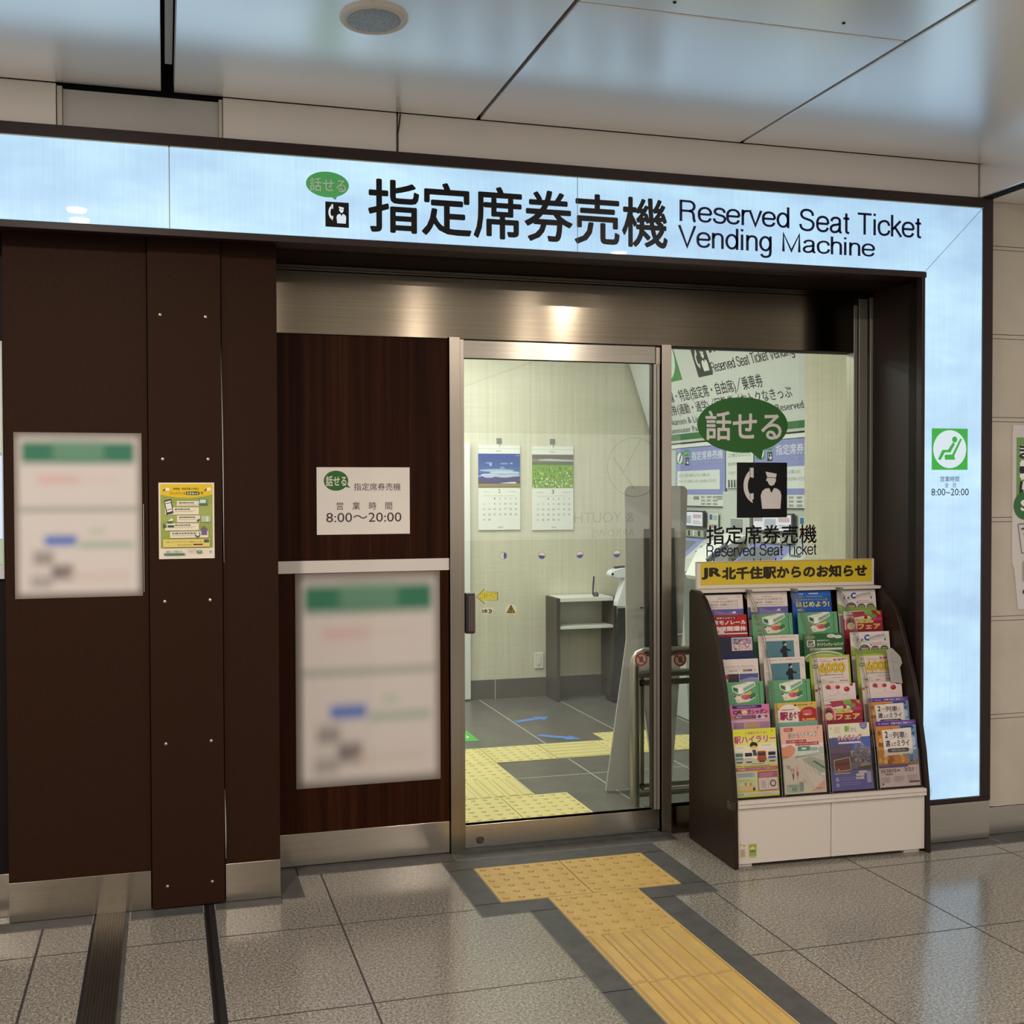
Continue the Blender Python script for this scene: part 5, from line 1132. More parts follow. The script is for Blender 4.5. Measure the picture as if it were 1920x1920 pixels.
# stepped clear pockets
ROWS = [(0.365, 1.178), (0.318, 1.081), (0.262, 0.986), (0.212, 0.889), (0.166, 0.792), (0.116, 0.697), (0.062, 0.600)]
TILT = 0.135
COLX = [0.026, 0.263, 0.498, 0.742]
for i, (s_, z) in enumerate(ROWS):
    zb_ = z - 0.297
    b = MB(); sb = s_ - TILT * 0.297
    zl = max(zb_ - 0.004, 0.297)
    b.mesh([rk(A0, zl, sb - 0.006), rk(A1, zl, sb - 0.006), rk(A1, zl, sb + 0.03), rk(A0, zl, sb + 0.03), rk(A0, zl + 0.003, sb - 0.006), rk(A1, zl + 0.003, sb - 0.006), rk(A1, zl + 0.003, sb + 0.03), rk(A0, zl + 0.003, sb + 0.03)], [(0, 3, 2, 1), (4, 5, 6, 7), (0, 1, 5, 4), (1, 2, 6, 5), (2, 3, 7, 6), (3, 0, 4, 7)], 'rack_wood')
    b.build('shelf', rack)
    h = 0.30 if i == 6 else 0.08
    if i == 6: h = 0.17
    b = MB(); f0 = lambda a, t_, o: rk(a, zb_ + t_, sb + TILT * t_ - 0.007 + o)
    b.mesh([f0(A0, 0, 0), f0(A1, 0, 0), f0(A1, h, 0), f0(A0, h, 0), f0(A0, 0, .003), f0(A1, 0, .003), f0(A1, h, .003), f0(A0, h, .003)], [(0, 1, 2, 3), (7, 6, 5, 4), (0, 4, 5, 1), (3, 2, 6, 7), (0, 3, 7, 4), (1, 5, 6, 2)], 'acrylic')
    b.build('pocket_front', rack)
for a in (0.2515, 0.4885, 0.7305):     # clear dividers following the curve, a pair of plates each
    for da in (-0.0065, 0.0055):
        dv = [(p + 0.012, q) for p, q in front[1:12]] + [(p + 0.046, q - 0.012) for p, q in reversed(front[1:12])]
        b = MB(); b.prism(dv, lambda p, q, dd: rk(a + dd, q, p), da - 0.0012, da + 0.0012, 'acrylic')
        for (p, q), (p2, q2) in zip(dv[:11], dv[1:12]):
            b.mesh([rk(a + da - .0016, q, p - .0012), rk(a + da + .0016, q, p - .0012), rk(a + da + .0016, q2, p2 - .0012), rk(a + da - .0016, q2, p2 - .0012)], [(0, 1, 2, 3)], 'acrylic_edge')
        b.build('divider', rack, fixn=False)
for a in (0.2515, 0.4885, 0.7305):
    b = MB(); bx(a - 0.009, a + 0.009, 0.31, 0.345, 1.182, 1.196, 'acrylic_edge'); b.build('divider_clip', rack)
# header board
hb = MB(); bx0 = b; b = hb; bx(0.018, 0.966, 0.395, 0.412, 1.198, 1.327, 'rack_white'); b.build('header_board', rack, bevel=0.002)
s = Sheet(rk(0.018, 1.327, 0.395), RA, (0, 0, -1), 0.948, 0.129, 948, 129, start=0.0004)
s.rect(2, 2, 936, 5, '8a3a20'); s.rect(20, 4, 934, 112, mat('header_yellow', (0.56, 0.42, 0.025), 0.35, 0, 0.4))
s.text('JR', 24, 28, 126, 85, '241c12', 0.05); s.text('北千住駅からのお知らせ', 130, 26, 908, 88, '241c12', 0.048)
s.build('header_print', rack)
s = Sheet(rk(0.0, 0.262, 0.006), RA, (0, 0, -1), 1, 1, 1, 1, start=0.0006)
s.rect(0.030, 0.155, 0.068, 0.222, 'cdbfa9'); s.fine(0.033, 0.158, 0.05, 1, .004, '6a6055', .003); s.rect(0.051, 0.159, 0.057, 0.168, '8a7d6c'); s.rect(0.036, 0.178, 0.060, 0.214, 'b3a590'); s.fine(0.040, 0.182, 0.058, 4, .008, '857a68', .003)
s.rect(0.075, 0.156, 0.117, 0.222, 'c3c39a'); s.rect(0.078, 0.160, 0.114, 0.212, '8f9a52'); s.ell(0.096, 0.183, 0.013, 0.012, 'c5c88a', 180, 360); s.rect(0.084, 0.186, 0.108, 0.196, '6c7a3a'); s.fine(0.080, 0.214, 0.112, 1, .004, '857a68', .003)
s.build('sticker', rack)

# ---------------------------------------------------------------- the leaflets
def blank(s, c): s.base(c, 0.004); s.clip = True
def L_holiday(s):
    blank(s, 'd0c4bd'); s.textw('JR', 10, 15, 9, '4d5248', 0.02, 0.8, 0.4); s.fine(75, 14, 140, 1, 3, '9a8d88', 2); s.fine(80, 24, 135, 1, 3, '6a605c', 3); s.fine(178, 10, 200, 3, 4, 'a89c97', 1.5)
    s.text('大人の休日倶楽部', 36, 36, 88, 46, '6a605c'); s.text('大人の休日パス', 92, 34, 184, 48, '5a514e', 0.01); s.text('東日本・北海道スペシャル', 42, 53, 186, 66, '5a514e', 0.01); s.fine(40, 73, 192, 1, 3, '7a706c', 2.5, .05)
    s.rect(0, 86, 210, 160, '4a4a86'); s.rect(40, 86, 210, 160, '5d5796'); s.poly([(60, 90), (120, 110), (150, 100), (210, 130), (210, 160), (60, 160)], '7a6f9c'); s.rrect(14, 84, 48, 116, 5, 'c2b391'); s.poly([(150, 112), (158, 100), (170, 100), (168, 112)], 'cfc9cf')
def L_monorail(s):
    blank(s, 'a31c1d'); s.rect(0, 0, 210, 5, '7a1416')
    for k in range(21): s.rect(2 + k * 10, 0, 7 + k * 10, 3, 'b9302a')
    s.rect(50, 12, 158, 24, '1a1213'); s.text('重要なお知らせ', 55, 14, 153, 22, 'd8c9c4', 0.03); s.text('東京モノレール', 8, 30, 206, 58, 'd9c8c2', 0.05); s.text('夜間運休', 70, 66, 206, 96, 'd9c8c2', 0.05)
    s.ell(48, 106, 45, 40, 'd9c8c2', 180, 360); s.text('11月', 30, 90, 64, 104, '8e2a28', 0.02); s.rect(0, 106, 210, 114, 'd0c0ba'); s.rect(90, 100, 206, 104, '7c1517')
def L_navy(s):
    blank(s, '20203a'); s.rect(0, 98, 210, 297, '1b2250'); s.rect(98, 6, 202, 82, 'c9bcc0'); s.rect(102, 10, 198, 78, '8f8296'); s.rect(102, 46, 198, 78, 'c3b1b4'); rr = random.Random(2)
    for k in range(40): s.ell(rr.uniform(106, 194), rr.uniform(16, 74), rr.uniform(3, 8), rr.uniform(3, 9), rr.choice(['6a5468', 'a8768e', 'd8ccd0', 'b59a6a', '5a5a72', 'c28a98']), n=8); s.k -= .5
    s.ring(16, 30, 7, 10, '7b7460'); s.fine(6, 14, 30, 1, 3, '8b8470', 2); s.line(18, 60, 26, 88, 5, 'a59c92'); s.ell(27, 92, 6, 4, 'c9c1b8')
def L_hokuriku(s):
    blank(s, 'cfc3bb'); s.textw('JR', 12, 20, 9, '9a8a5c', 0.02, 0.8, 0.4); s.textw('JR', 32, 20, 9, '4d4f78', 0.02, 0.8, 0.4); s.text('Japanese Beauty Hokuriku', 6, 36, 188, 50, '8d827c'); s.line(6, 56, 188, 56, 1, '6d6460'); s.fine(60, 64, 110, 1, 3, '8d827c', 5)
    for k, c in enumerate(('4a7a4c', '8a8a4c', 'a85a4c', '8a4a7a', '4a4a8c')): s.rect(132 + k * 9, 60, 141 + k * 9, 72, c)
    s.poly([(190, 60), (194, 60), (192, 74)], '2b2b4c'); s.rect(40, 84, 110, 150, '3a2b2e'); s.rect(40, 84, 54, 150, 'b3a8a2'); s.ell(50, 100, 8, 14, '8a4a40'); s.rect(112, 84, 206, 150, '474f86'); s.poly([(112, 120), (170, 104), (206, 110), (206, 150), (112, 150)], '8c86a6')
def L_bento(s):
    blank(s, '5b966b'); s.rect(176, 0, 178, 297, '44805a'); s.poly([(14, 18), (20, 12), (18, 22)], '1f3e2c'); s.fine(14, 56, 40, 1, 3, '2c5c3e', 2.5)
    s.poly([(52, 22), (132, -0.0 + 1), (168, 1), (172, 24), (104, 66), (84, 68), (56, 52)], 'd3cfc0')
    s.poly([(58, 26), (84, 36), (84, 62), (60, 50)], '5f8a72'); s.poly([(60, 30), (80, 38), (80, 54), (62, 45)], '2e5a44'); s.poly([(108, 36), (164, 8), (168, 22), (112, 54)], '7ba08a'); s.poly([(84, 36), (104, 32), (104, 66), (84, 68)], 'e0ddd0'); s.line(92, 14, 130, 6, 4, '8fae9c')
    s.poly([(70, 92), (106, 68), (150, 62), (176, 76), (166, 92), (130, 114), (76, 118)], 'cfc8b2'); s.ell(150, 78, 22, 14, '2f6f3c'); s.ell(76, 88, 13, 11, 'd9cdbf'); s.ell(66, 80, 7, 5, '9e2a2a'); s.ell(120, 86, 22, 14, 'b0504c'); s.ell(108, 82, 12, 9, 'c4695a'); s.poly([(128, 62), (146, 52), (150, 70), (134, 76)], 'c9a94e'); s.ell(84, 104, 15, 12, 'd6d0c4'); s.ell(82, 103, 6, 5, 'c8a86a'); s.ell(146, 92, 8, 6, '3a5a80')
    s.ell(189, 16, 3, 3, '22452f'); s.fine(187, 20, 191, 26, 4, '2a5a3c', 3)
def L_qr(s):
    blank(s, 'c46d94'); s.rect(0, 82, 210, 297, 'b98aa0'); s.rect(28, 2, 172, 20, '1f1f58'); s.text('スマホでかんたんスタンプラリー', 50, 6, 150, 16, 'c9c3d8', 0.02); s.text('QR', 30, 28, 74, 54, '1b1718', 0.04); s.ell(86, 42, 12, 12, 'd8c77a'); s.ell(86, 44, 8, 8, '6a9ac0', 0, 180); s.text('ガシャポン', 100, 26, 200, 54, '1b1718', 0.03)
    s.rect(36, 60, 140, 76, '2a2226'); s.text('期間限定デジタルスタンプ', 40, 63, 136, 73, 'd0c4c8', 0.02); s.rect(144, 56, 206, 80, 'c9b8bc'); s.ell(158, 68, 10, 9, '3a4a48'); s.ell(192, 68, 9, 9, '9a4a4c'); s.rect(172, 62, 182, 66, '3a2a2c'); s.ell(16, 66, 15, 16, 'b8703a'); s.rect(0, 88, 210, 92, 'cdb0bc'); s.rect(30, 98, 80, 130, '8a6f86'); s.rect(88, 98, 150, 130, 'a8886a'); s.rect(156, 98, 206, 130, '95788c')
def L_ekihairally(s):
    blank(s, 'c9c83c'); s.rect(0, 60, 210, 160, 'd6cfae'); s.rect(0, 44, 210, 80, 'cfcb6a'); s.fine(10, 14, 44, 1, 3, 'a0a050', 2); s.textw('JR', 186, 14, 11, '4c6a3a', 0.02, .8, .4); s.text('人気駅をめぐる！', 56, 12, 166, 24, 'b25a7c', 0.02); s.text('駅ハイラリー', 4, 30, 208, 62, 'd9cfc0', 0.08); s.text('駅ハイラリー', 4, 30, 208, 62, 'a83a66', 0.035)
    s.rrect(6, 72, 70, 90, 8, 'd8d2c0'); s.rrect(122, 66, 202, 86, 8, 'd8d2c0'); s.fine(14, 78, 62, 2, 5, '8a8476', 1.5); s.fine(134, 71, 190, 2, 5, '8a8476', 1.5)
    s.ell(98, 71, 19, 13, '1d1c22'); s.poly([(84, 78), (98, 72), (112, 78), (112, 82), (84, 82)], 'c2a63e'); s.rect(86, 82, 110, 92, 'd3b79a'); s.poly([(90, 92), (106, 92), (112, 118), (86, 118)], '3a4150')
    def train(x, c, w1, w2):
        s.rrect(x, 98, x + 44, 142, 7, c); s.rrect(x + 4, 104, x + 40, 120, 4, w1); s.rect(x + 4, 124, x + 40, 132, w2); s.rect(x + 8, 142, x + 36, 147, '2e2c2c')
    train(2, 'c0beb4', '4a6a66', '4f8070'); train(48, 'd0ccc2', '2c2b2e', 'b9b2a8'); train(112, 'b0502c', '3a3230', '8a4a30'); train(162, 'c4c2c0', '25252c', '34466c')
    s.fine(80, 152, 158, 1, 3, '6a6458', 2.5); s.fine(46, 162, 190, 1, 3, '6a6458', 2.5); s.fine(8, 158, 40, 1, 3, 'a05060', 2); s.rrect(2, 168, 208, 182, 6, 'b0507c'); s.text('参加無料！スマホでスタンプを集めよう', 12, 171, 196, 179, 'd8c2c8', 0.02)
    s.rect(4, 186, 104, 268, 'cfd0a8'); s.rect(8, 190, 94, 210, 'a9b0bf'); s.fine(12, 194, 90, 3, 5, '8088a0', 2); s.rect(8, 216, 96, 240, 'c6cc9a'); s.rect(8, 246, 96, 268, 'd2b98c'); s.rect(42, 232, 52, 246, '8c8a80'); s.rect(64, 234, 78, 248, 'c89a4e'); s.ell(86, 262, 6, 8, '4a3a34'); s.fine(12, 220, 90, 2, 5, 'a0a888', 2)
    s.rrect(108, 188, 206, 272, 5, 'b0587c'); s.rect(111, 216, 203, 268, 'd9cac4'); s.fine(118, 196, 196, 3, 6, 'd0a0b4', 2.5); s.line(156, 216, 156, 268, 1.5, 'b0587c'); s.ring(180, 242, 9, 16, '6a6668'); s.fine(122, 228, 148, 7, 5, '9a8a88', 2.5); s.rect(2, 276, 208, 290, 'cfccbc'); s.rect(4, 278, 36, 288, '9ab0bc'); s.fine(46, 281, 190, 2, 4, 'a09c90', 1.6)
def L_ekimeguri(s):
    blank(s, 'c2a44c'); s.ell(72, 70, 62, 60, 'd6c8b8'); s.rect(0, 104, 210, 297, '6f9a8c'); s.rect(0, 104, 210, 110, '7aa598'); s.rect(10, 98, 134, 110, 'd6c8b8'); s.ell(104, 16, 6, 6, '4a4220'); s.fine(116, 13, 170, 1, 5, '6a5c28', 5); s.textw('JR', 182, 14, 11, '4c5a2a', 0.02, .8, .4)
    s.ell(172, 86, 54, 58, 'a3262c', 180, 360); s.rect(118, 86, 210, 108, 'a3262c'); s.fine(140, 46, 190, 4, 8, 'd0948c', 3); s.text('無料で', 150, 66, 178, 76, 'd8c0b4', .03); s.text('3,000', 134, 92, 202, 108, 'd0a83a', .05); s.fine(34, 38, 98, 1, 3, '4c443c', 4)
    s.text('駅', 24, 52, 66, 98, '8e2450', .05); s.text('めぐり', 70, 50, 128, 92, '8e2450', .05); s.text('de', 66, 88, 86, 100, '6a2c3c', .03); s.fine(10, 30, 26, 2, 5, 'a05048', 3)
def L_hiking_pink(s):
    blank(s, 'cfc4b8'); s.rect(0, 0, 210, 76, 'd3a392'); s.rrect(16, 6, 62, 22, 7, '9c3c40'); s.fine(22, 10, 54, 2, 5, 'd4a8a4', 2.5); s.textw('JR', 180, 12, 11, '4a3a34', .02, .8, .4); s.text('駅から', 36, 30, 92, 54, '5f8a82', .02); s.text('ハイキング', 94, 24, 180, 50, 'd8cfc4', .1); s.text('ハイキング', 94, 24, 180, 50, '4a4442', .012)
    s.rect(24, 60, 124, 74, '9a3a3a'); s.text('いつもの駅から、非日常へ。', 28, 63, 120, 71, 'd8b8b0', .02); s.rect(70, 72, 186, 86, '9a3a3a'); s.text('歩いて見つけるわたしだけの時間。', 74, 75, 180, 83, 'd8b8b0', .02)
    s.poly([(0, 92), (44, 80), (70, 96), (60, 124), (20, 140), (0, 138)], 'c58468'); 
    for k in range(4): s.line(2, 100 + k * 9, 48, 90 + k * 9, 1.2, 'a8664e')
    s.rect(66, 96, 176, 132, 'b9bcb0'); s.rect(80, 90, 142, 110, '4f7c68'); s.rect(98, 96, 122, 104, 'b9c4b8'); s.poly([(60, 140), (210, 126), (210, 118), (176, 120), (66, 134)], '97a59c'); s.ell(160, 104, 22, 8, '8a9c98'); s.ell(196, 110, 13, 16, '9aa8a0'); s.poly([(90, 150), (140, 138), (120, 160)], 'c78a7c')
    s.poly([(70, 140), (90, 136), (204, 250), (204, 280), (150, 280)], 'd2c8be'); s.poly([(96, 148), (210, 222), (210, 160), (140, 136)], 'a9aea4'); s.poly([(148, 158), (160, 156), (208, 186), (208, 196)], '47705e')
    for k in range(5): s.line(108 + k * 18, 150 + k * 4, 120 + k * 20, 200 + k * 8, 1.4, '8a8f86')
    s.rect(190, 210, 208, 224, 'dcd6ca'); s.line(18, 170, 26, 186, 2, '6a6660'); s.line(26, 170, 34, 188, 2, '6a6660'); s.line(34, 170, 32, 188, 2, '6a6660')
    s.poly([(40, 186), (54, 186), (52, 216), (48, 240), (44, 216)], '9c4a44'); s.ell(47, 198, 3, 12, 'd8d0c6'); s.poly([(44, 216), (52, 216), (48, 240)], '4a4a60'); s.poly([(66, 176), (74, 182), (76, 216), (70, 242), (64, 216)], 'c9a49a'); s.rect(66, 200, 74, 218, 'b05a58')
    s.rect(14, 254, 90, 290, 'a6ada2'); s.rect(38, 268, 62, 284, '6a9a86'); s.rrect(76, 246, 96, 286, 3, '8a9490'); s.fine(18, 258, 70, 2, 5, '6a7068', 2); s.line(98, 232, 102, 248, 1.6, '8a7a70'); s.line(108, 240, 112, 250, 1.6, '8a7a70'); s.poly([(204, 240), (204, 288), (136, 288)], 'd2a898'); s.fine(160, 276, 196, 1, 3, '8a5a50', 4)
def L_hajimeyou(s):
    blank(s, '1d4f9a'); s.rect(0, 0, 210, 30, '1f5cae'); s.rect(36, 14, 62, 19, 'b8c6d8'); s.rect(92, 12, 142, 18, 'b8c6d8'); s.text('お仕事にも、ごほうびにもちょうどいい', 32, 28, 168, 38, 'a8b8cc', .01); s.text('デジタルもキャッシュレスを', 18, 44, 190, 56, 'b9b04e', .01); s.text('はじめよう!', 22, 62, 198, 96, 'cfc45a', .035); s.ell(40, 112, 16, 8, '9ab0a8')
def L_dynamic(s):
    blank(s, '225a2c'); s.ell(38, 20, 24, 9, '7c8a38'); s.text('おトク', 26, 16, 50, 24, '2c4a22', .02); s.ell(146, 16, 22, 11, 'cfc8bb'); s.ell(182, 22, 20, 10, 'cfc8bb'); s.fine(134, 12, 158, 2, 5, '7a8a72', 2.5); s.fine(170, 19, 194, 1, 5, '7a8a72', 2.5)
    s.rrect(16, 36, 58, 78, 9, 'd2cbbe'); s.rrect(22, 42, 52, 72, 5, '225a2c'); s.line(26, 56, 36, 68, 6, 'd2cbbe'); s.line(36, 68, 58, 40, 6, 'd2cbbe'); s.text('JR東日本びゅう', 68, 36, 134, 48, 'cfc8bb', .02); s.text('ダイナミックレールパック', 68, 54, 206, 76, 'd2cbbe', .03)
    s.rrect(28, 86, 200, 98, 6, 'cbbfb2'); s.fine(36, 90, 90, 1, 3, '3c5c3a', 4, .05); s.ell(104, 150, 108, 48, 'c3c8a0', 180, 360); s.ell(104, 156, 104, 46, '7a9a5a', 180, 360); s.ell(104, 164, 100, 44, 'b4c07a', 180, 360)
def L_6000(s):
    blank(s, '9aa83a'); s.rect(16, 12, 200, 297, 'cdc1b8'); s.poly([(20, 24), (28, 20), (34, 30), (26, 32)], '7a6a28'); s.rect(22, 30, 32, 36, '6a5a2c'); s.fine(48, 22, 96, 1, 3, 'c88a9a', 3, .05); s.fine(56, 32, 116, 1, 3, 'b8607a', 4, .05); s.text('第2弾', 122, 20, 164, 34, 'a83a66', .03); s.ell(172, 24, 6, 6, '5f7a50'); s.ell(184, 22, 5, 6, 'c26a88'); s.ell(193, 22, 5, 6, 'c9a33c')
    s.ell(28, 62, 15, 13, '4a6a54'); s.text('最大', 19, 56, 37, 68, 'cfd0c0', .02)
    s.text('6000', 44, 40, 186, 104, '6c5a1c', .05); s.text('6000', 44, 40, 186, 104, 'cdaa22', .025); s.poly([(78, 98), (86, 98), (82, 112), (76, 112)], 'a88a1e')
    s.text('JRE POINTがもらえる!', 46, 108, 172, 120, '5a544e', .01); s.fine(108, 130, 196, 1, 3, '8a807a', 2.5); s.fine(30, 138, 80, 4, 6, 'b0a69e', 2.5); s.ell(46, 150, 5, 7, '5a5450'); s.fine(100, 152, 120, 1, 3, 'b05a78', 4); s.fine(150, 146, 196, 1, 3, 'b05a78', 5); s.line(30, 140, 40, 156, 2, '55504c'); s.line(98, 150, 96, 160, 2, '55504c')
def L_white_berry(s):
    blank(s, 'd2c3bc'); s.ell(96, 22, 22, 18, 'd6aeac')
    for (x, y, r_, g_) in [(68, 18, 13, 1), (118, 20, 12, 0), (164, 34, 15, 0), (190, 8, 9, 0), (22, 26, 8, 0), (6, 34, 8, 0)]:
        s.ell(x, y, r_, r_ * .95, '9c2434'); s.ell(x - r_ * .3, y - r_ * .3, r_ * .35, r_ * .3, 'c0646a')
        if g_: s.poly([(x + 6, y + 4), (x + 16, y + 10), (x + 8, y + 16)], '4c5a34')
    s.ell(118, 46, 2.5, 3, '4a4a40'); s.fine(100, 56, 146, 1, 3, 'c89aa0', 2.5); s.line(16, 50, 40, 60, 1.5, 'a89a94'); s.fine(70, 66, 110, 1, 3, 'a89a94', 2); s.fine(140, 64, 170, 1, 3, 'a89a94', 2)
def L_red_berry(s):
    blank(s, '8e2430'); s.rect(0, 0, 150, 50, 'c2bfae'); s.poly([(40, 6), (130, 2), (190, 30), (70, 34)], '9a2c3c'); s.poly([(10, 24), (90, 16), (150, 26), (60, 40)], '98364a'); s.poly([(110, 2), (150, 0), (160, 22), (120, 28)], '6f9a44')
    for (x, y, r_) in [(180, 22, 24), (196, 44, 14), (120, 40, 10)]: s.ell(min(x, 209 - r_), y, r_, r_, '9e2230')
    s.ell(160, 34, 18, 13, '5d8a3c'); s.poly([(176, 2), (196, 6), (202, 28), (188, 20)], '7fa050'); s.rrect(70, 52, 160, 74, 6, 'c2b862'); s.text('いちご', 78, 55, 150, 71, '7a7a2c', .04)
    s.ell(36, 72, 34, 44, 'c99a9c', 180, 360); s.rect(2, 72, 70, 112, 'c99a9c'); s.ell(36, 74, 26, 36, '9c3644', 180, 360); s.rect(10, 74, 62, 112, 'a8474c'); s.ell(36, 66, 16, 16, '4a2c2c'); s.ell(36, 90, 20, 22, 'c9b08c'); s.rrect(150, 44, 205, 62, 6, 'a8386a')
    s.text('フェア', 72, 80, 196, 112, 'c98a4c', .06); s.text('フェア', 72, 80, 196, 112, 'd4a868', .02); s.rect(0, 114, 210, 118, '4a2c38')
def L_cashless(s):
    blank(s, 'd0c6c2'); s.textw('JR', 16, 16, 9, '8a8680', .02, .8, .4); s.text('k', 32, 26, 46, 58, '33564c', .02, .3); s.text('e', 54, 40, 68, 56, '33463c', .02, .2); s.text('C', 74, 16, 104, 52, '20468c', .05, .1)
    V, Fs = text_geom('ashless', .2)[:2]; s.k += 1; m = ink('2c2a30'); x0, x1 = 104, 184
    s.mb.mesh([s.p(x0 + (x1 - x0) * a, (42 - 18 * a) - 15 * c) for a, c in V], Fs, m)
    s.line(24, 68, 196, 30, 1.6, '5a7a78'); s.line(30, 72, 198, 34, 1.2, 'a8b0b0'); s.line(100, 44, 190, 26, 1.2, '8a8a8a'); s.poly([(180, 44), (190, 40), (188, 56), (182, 54)], '4a5248'); s.fine(100, 66, 176, 1, 3, 'b85a6c', 3, .05); s.fine(104, 76, 198, 1, 3, '9a6a72', 3, .05); s.ell(108, 78, 5, 4, '6a6a6a')
    s.poly([(0, 80), (30, 96), (44, 130), (0, 130)], '8fa050'); s.rect(0, 106, 210, 140, '7f9a4c')
    for (x, r_) in ((72, 29), (128, 22), (178, 22)): s.ell(x, 106, r_, r_ * 1.05, '44424c', 180, 360); s.rect(x - r_ * .7, 94, x + r_ * .7, 104, 'b3a24a' if r_ > 25 else '8f8a50'); s.fine(x - r_ * .4, 84, x + r_ * .4, 1, 3, 'a8a4a8', 2.5)
def L_hiking_purple(s):
    blank(s, '5a5490'); s.rect(0, 0, 210, 66, 'cfc8ae'); s.textw('JR', 8, 20, 11, '5a8a50', .02, .8, .4); s.fine(30, 14, 62, 5, 6, '9a9482', 2); s.ell(180, 8, 19, 22, '6a639c', 0, 180); s.rect(161, 1, 199, 9, '6a639c'); s.fine(170, 8, 192, 3, 5, 'b8b0d0', 2)
    s.text('駅', 82, 12, 108, 38, '6a9a44', .04); s.text('から', 114, 18, 142, 38, '8a86b4', .02); s.rect(0, 62, 210, 210, '4e4f74'); s.poly([(100, 62), (210, 62), (210, 120), (130, 130)], '4a5c9c'); s.poly([(0, 110), (60, 90), (140, 130), (130, 190), (0, 190)], '5a4a5c'); s.rect(14, 60, 36, 64, '5a6a9c')
    rr = random.Random(9)
    for k in range(80):
        a, r_ = rr.uniform(0, 6.28), 48 * math.sqrt(rr.random()); s.ell(158 + r_ * math.cos(a), 138 + r_ * .95 * math.sin(a), rr.uniform(5, 10), rr.uniform(4, 8), rr.choice(['6f6872', '7d757e', '8b838a', '665e68']), n=8); s.k -= .8
    s.k += 4; s.poly([(160, 160), (166, 160), (176, 200), (158, 200)], '3f3438'); s.rect(90, 176, 206, 204, '6c6366'); s.poly([(150, 186), (178, 172), (206, 188), (206, 204), (150, 204)], '8a827a'); s.poly([(140, 196), (206, 190), (206, 208), (140, 208)], '4a4038')
    s.text('ハイキング', 42, 48, 168, 78, 'd6cfc0', .10); s.text('ハイキング', 42, 48, 168, 78, 'b0486c', .03); s.rect(46, 82, 160, 90, 'c3bccb')
    s.poly([(16, 160), (98, 150), (102, 208), (18, 214)], 'b9aa92'); s.poly([(19, 163), (95, 153), (99, 205), (21, 211)], '6a4236'); s.poly([(20, 176), (96, 172), (97, 182), (20, 188)], '5a2f2a'); s.poly([(20, 194), (98, 190), (99, 205), (21, 211)], '74382e'); s.ell(38, 204, 5, 4, 'b9a088')
    s.rect(0, 212, 210, 297, '5f5896'); s.rect(16, 218, 96, 224, 'a89a44')
    for y, x in ((214, 138), (226, 124), (240, 122)): s.rrect(x, y, x + 42, y + 11, 3, 'c3b6b2')
    s.rrect(178, 218, 200, 268, 3, '9a98b4'); s.rect(20, 238, 36, 256, '9c97bd'); s.rect(20, 264, 36, 280, '9c97bd'); s.fine(42, 240, 168, 2, 9, '8a84b4', 2.5); s.fine(42, 262, 168, 2, 9, '8a84b4', 2.5)
def L_ressha(s):
    blank(s, 'c3aeb0'); s.rect(0, 0, 210, 200, 'b87830'); s.poly([(118, 20), (210, 20), (210, 200), (170, 200), (130, 120)], '6a86ac'); s.rect(0, 0, 210, 22, '51337e'); s.textw('JR', 14, 12, 9, 'b8a8cc', .02, .8, .4); s.fine(32, 10, 68, 1, 3, 'a898c0', 4, .05); s.text('列車で巡る 冒険ラリー', 82, 6, 200, 17, 'b8a8cc', .03)
    rr = random.Random(5)
    for k in range(60):
        x, y = rr.uniform(8, 202), rr.uniform(32, 188); warm = x < 118 + (y - 100) * .2
        s.ell(x, y, rr.uniform(6, 14), rr.uniform(6, 16), rr.choice(['a8632a', 'c99a4c', '9a4a28', 'd0b070', '7f4a2c'] if warm else ['4f6a98', '8ea4c0', '38507e', 'a3b6c8', '5f7f90']), n=9); s.k -= .8
    s.k += 4; s.rect(128, 24, 192, 34, '2c3a66'); s.poly([(30, 40), (182, 34), (184, 150), (36, 156)], 'd2c8c0'); s.text('2', 44, 46, 60, 76, '2a2428', .03); s.text('つの', 62, 58, 84, 74, '4a4448', .01); s.text('列車', 86, 50, 148, 80, '2a2428', .02); s.text('と', 150, 58, 164, 74, '4a4448', .01); s.line(44, 82, 84, 80, 1.2, 'a04a50'); s.line(108, 82, 166, 80, 1.4, '5a5458')
    s.text('選', 44, 88, 68, 116, '2a2428', .02); s.text('んだ', 72, 96, 100, 116, '3a3438', .01); s.text('ミライ', 104, 88, 168, 116, '2a2428', .02); s.rrect(52, 124, 164, 142, 9, '3a3438'); s.text('～臨時列車の旅～', 62, 128, 154, 138, 'b8aeb0', .01)
    s.poly([(0, 190), (120, 204), (210, 176), (210, 200), (0, 206)], '8a6a4c'); s.rect(0, 200, 150, 210, '5a3f7e'); s.text('期間', 10, 216, 32, 234, '7a6a74'); s.text('10/15', 40, 216, 88, 232, '6a5a64', .02); s.text('3/21', 132, 214, 178, 230, '6a5a64', .02); s.fine(92, 220, 110, 1, 3, '7a6a74', 8); s.rect(32, 236, 70, 242, '7a6a74'); s.fine(10, 252, 60, 5, 5, 'a898a0', 2); s.fine(76, 250, 130, 5, 5, 'a898a0', 2); s.fine(146, 248, 200, 5, 5, 'a898a0', 2); s.rect(152, 274, 206, 282, '5a3f5c'); s.ell(16, 282, 5, 5, '6a4a6c')

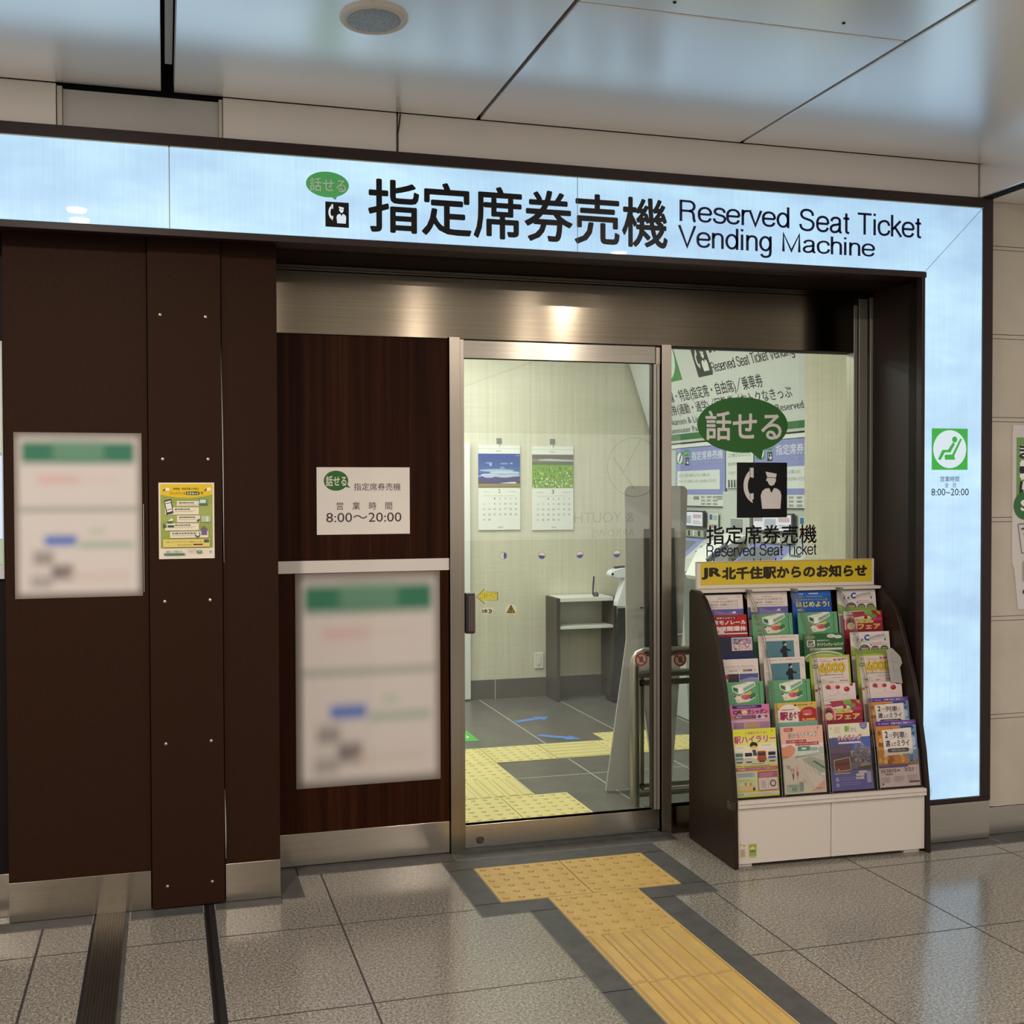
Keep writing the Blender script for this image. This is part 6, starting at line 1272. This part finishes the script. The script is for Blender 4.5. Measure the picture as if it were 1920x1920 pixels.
KIND = {
 'holiday': (L_holiday, 'white holiday rail pass'), 'monorail': (L_monorail, 'red monorail suspension'), 'navy': (L_navy, 'dark navy'), 'hokuriku': (L_hokuriku, 'white scenic region'),
 'bento': (L_bento, 'green lunch box train'), 'qr': (L_qr, 'pink capsule toy'), 'ekihairally': (L_ekihairally, 'lime yellow station rally'), 'clerk': (None, ''), 'ekimeguri': (L_ekimeguri, 'yellow station tour'),
 'hiking_pink': (L_hiking_pink, 'pink station hiking'), 'hajimeyou': (L_hajimeyou, 'bright blue'), 'dynamic': (L_dynamic, 'dark green tick-box'), 'p6000': (L_6000, 'lime bordered points'),
 'white_berry': (L_white_berry, 'white strawberry'), 'red_berry': (L_red_berry, 'red strawberry fair'), 'cashless': (L_cashless, 'white cashless'), 'hiking_purple': (L_hiking_purple, 'purple hiking'), 'ressha': (L_ressha, 'purple and orange two trains')}
def L_teal(s):
    blank(s, 'cfc3bb'); s.fine(24, 14, 72, 1, 3, '9a8f88', 3, .05); s.fine(78, 13, 108, 1, 3, '9a8f88', 3, .05); s.rect(112, 11, 148, 15, 'a8862c'); s.fine(152, 12, 192, 1, 3, '9a8f88', 3, .05)
    s.rect(36, 34, 182, 170, '4d7681'); s.ell(133, 48, 10, 11, '15161c'); s.ell(138, 56, 5, 7, 'c5b8ae'); s.poly([(124, 64), (140, 64), (148, 82), (166, 88), (166, 94), (144, 94), (146, 130), (120, 130), (118, 80)], '16171f'); s.rrect(110, 82, 126, 104, 3, '14151b'); s.line(166, 91, 186, 92, 1.6, '8a9aa0'); s.rect(120, 128, 146, 170, '1b1c26')
    for k in range(5): s.line(188 + k * 3, 44 - k, 194 + k * 2, 60, .8, 'aba098')
KIND['clerk'] = (L_teal, 'white framed teal portrait')
GRID = [['holiday', 'monorail', 'navy', 'hokuriku', 'bento', 'qr', 'ekihairally'],
        ['holiday', 'bento', 'clerk', 'clerk', 'bento', 'ekimeguri', 'hiking_pink'],
        ['hajimeyou', 'bento', 'dynamic', 'p6000', 'white_berry', 'red_berry', 'hiking_purple'],
        ['cashless', 'red_berry', 'cashless', 'p6000', 'white_berry', 'ressha', 'ressha']]
CN = ['leftmost rack column', 'second rack column from the left', 'third rack column from the left', 'rightmost rack column']
RN_ = ['top', 'second', 'third', 'fourth', 'fifth', 'sixth', 'bottom']
ZTOP = {(0, 3): 0.0, (2, 4): -0.028, (3, 4): -0.030, (0, 0): -0.006}
for ci, col_ in enumerate(GRID):
    for ri, kind in enumerate(col_):
        s_, z = ROWS[ri]; cut = ZTOP.get((ci, ri), 0.0); z += cut; s_ += TILT * cut      # a shorter sheet stands lower in its pocket
        jx = random.Random(ci * 7 + ri).uniform(-0.003, 0.003)
        top = rk(COLX[ci] + jx, z, s_); down = (rk(0, -0.297 - cut, -TILT * (0.297 + cut)) - rk(0, 0, 0))
        s = Sheet(top, RA, down, 0.210, 0.297 + cut, 210, (297 + cut * 1000) / (1.0 if ri == 6 else 0.80), step=0.00003)
        fn, nm = KIND[kind]; fn(s)
        o = s.build('leaflet')
        tag(o, '%s leaflet, %s row of the %s' % (nm, RN_[ri], CN[ci]), 'leaflet', 'leaflets in the rack')
# grey slip stuck in the fourth row
s = Sheet(rk(COLX[3] + 0.142, 0.918, 0.186), RA * 1.0 + Vector((0, 0, -0.06)), Vector((0.004, -0.03, -0.16)), 0.075, 0.165, 75, 165)
s.mb.prism([(0, 10), (0, 160), (62, 165), (60, 90), (75, 70), (72, 44), (58, 26), (30, 0)], lambda a, c, dd: s.p(a, c, dd), 0.004, 0.003, mat('slip_grey', (0.33, 0.32, 0.30), 0.5)); s.k = 62
s.line(2, 60, 58, 66, 1.2, '8f8c86'); s.line(2, 110, 60, 104, 1.2, '8f8c86'); s.line(24, 14, 24, 150, 1.0, '8f8c86')
tag(s.build('paper_slip'), 'crumpled grey slip stuck over the points leaflet in the rightmost column', 'paper slip')
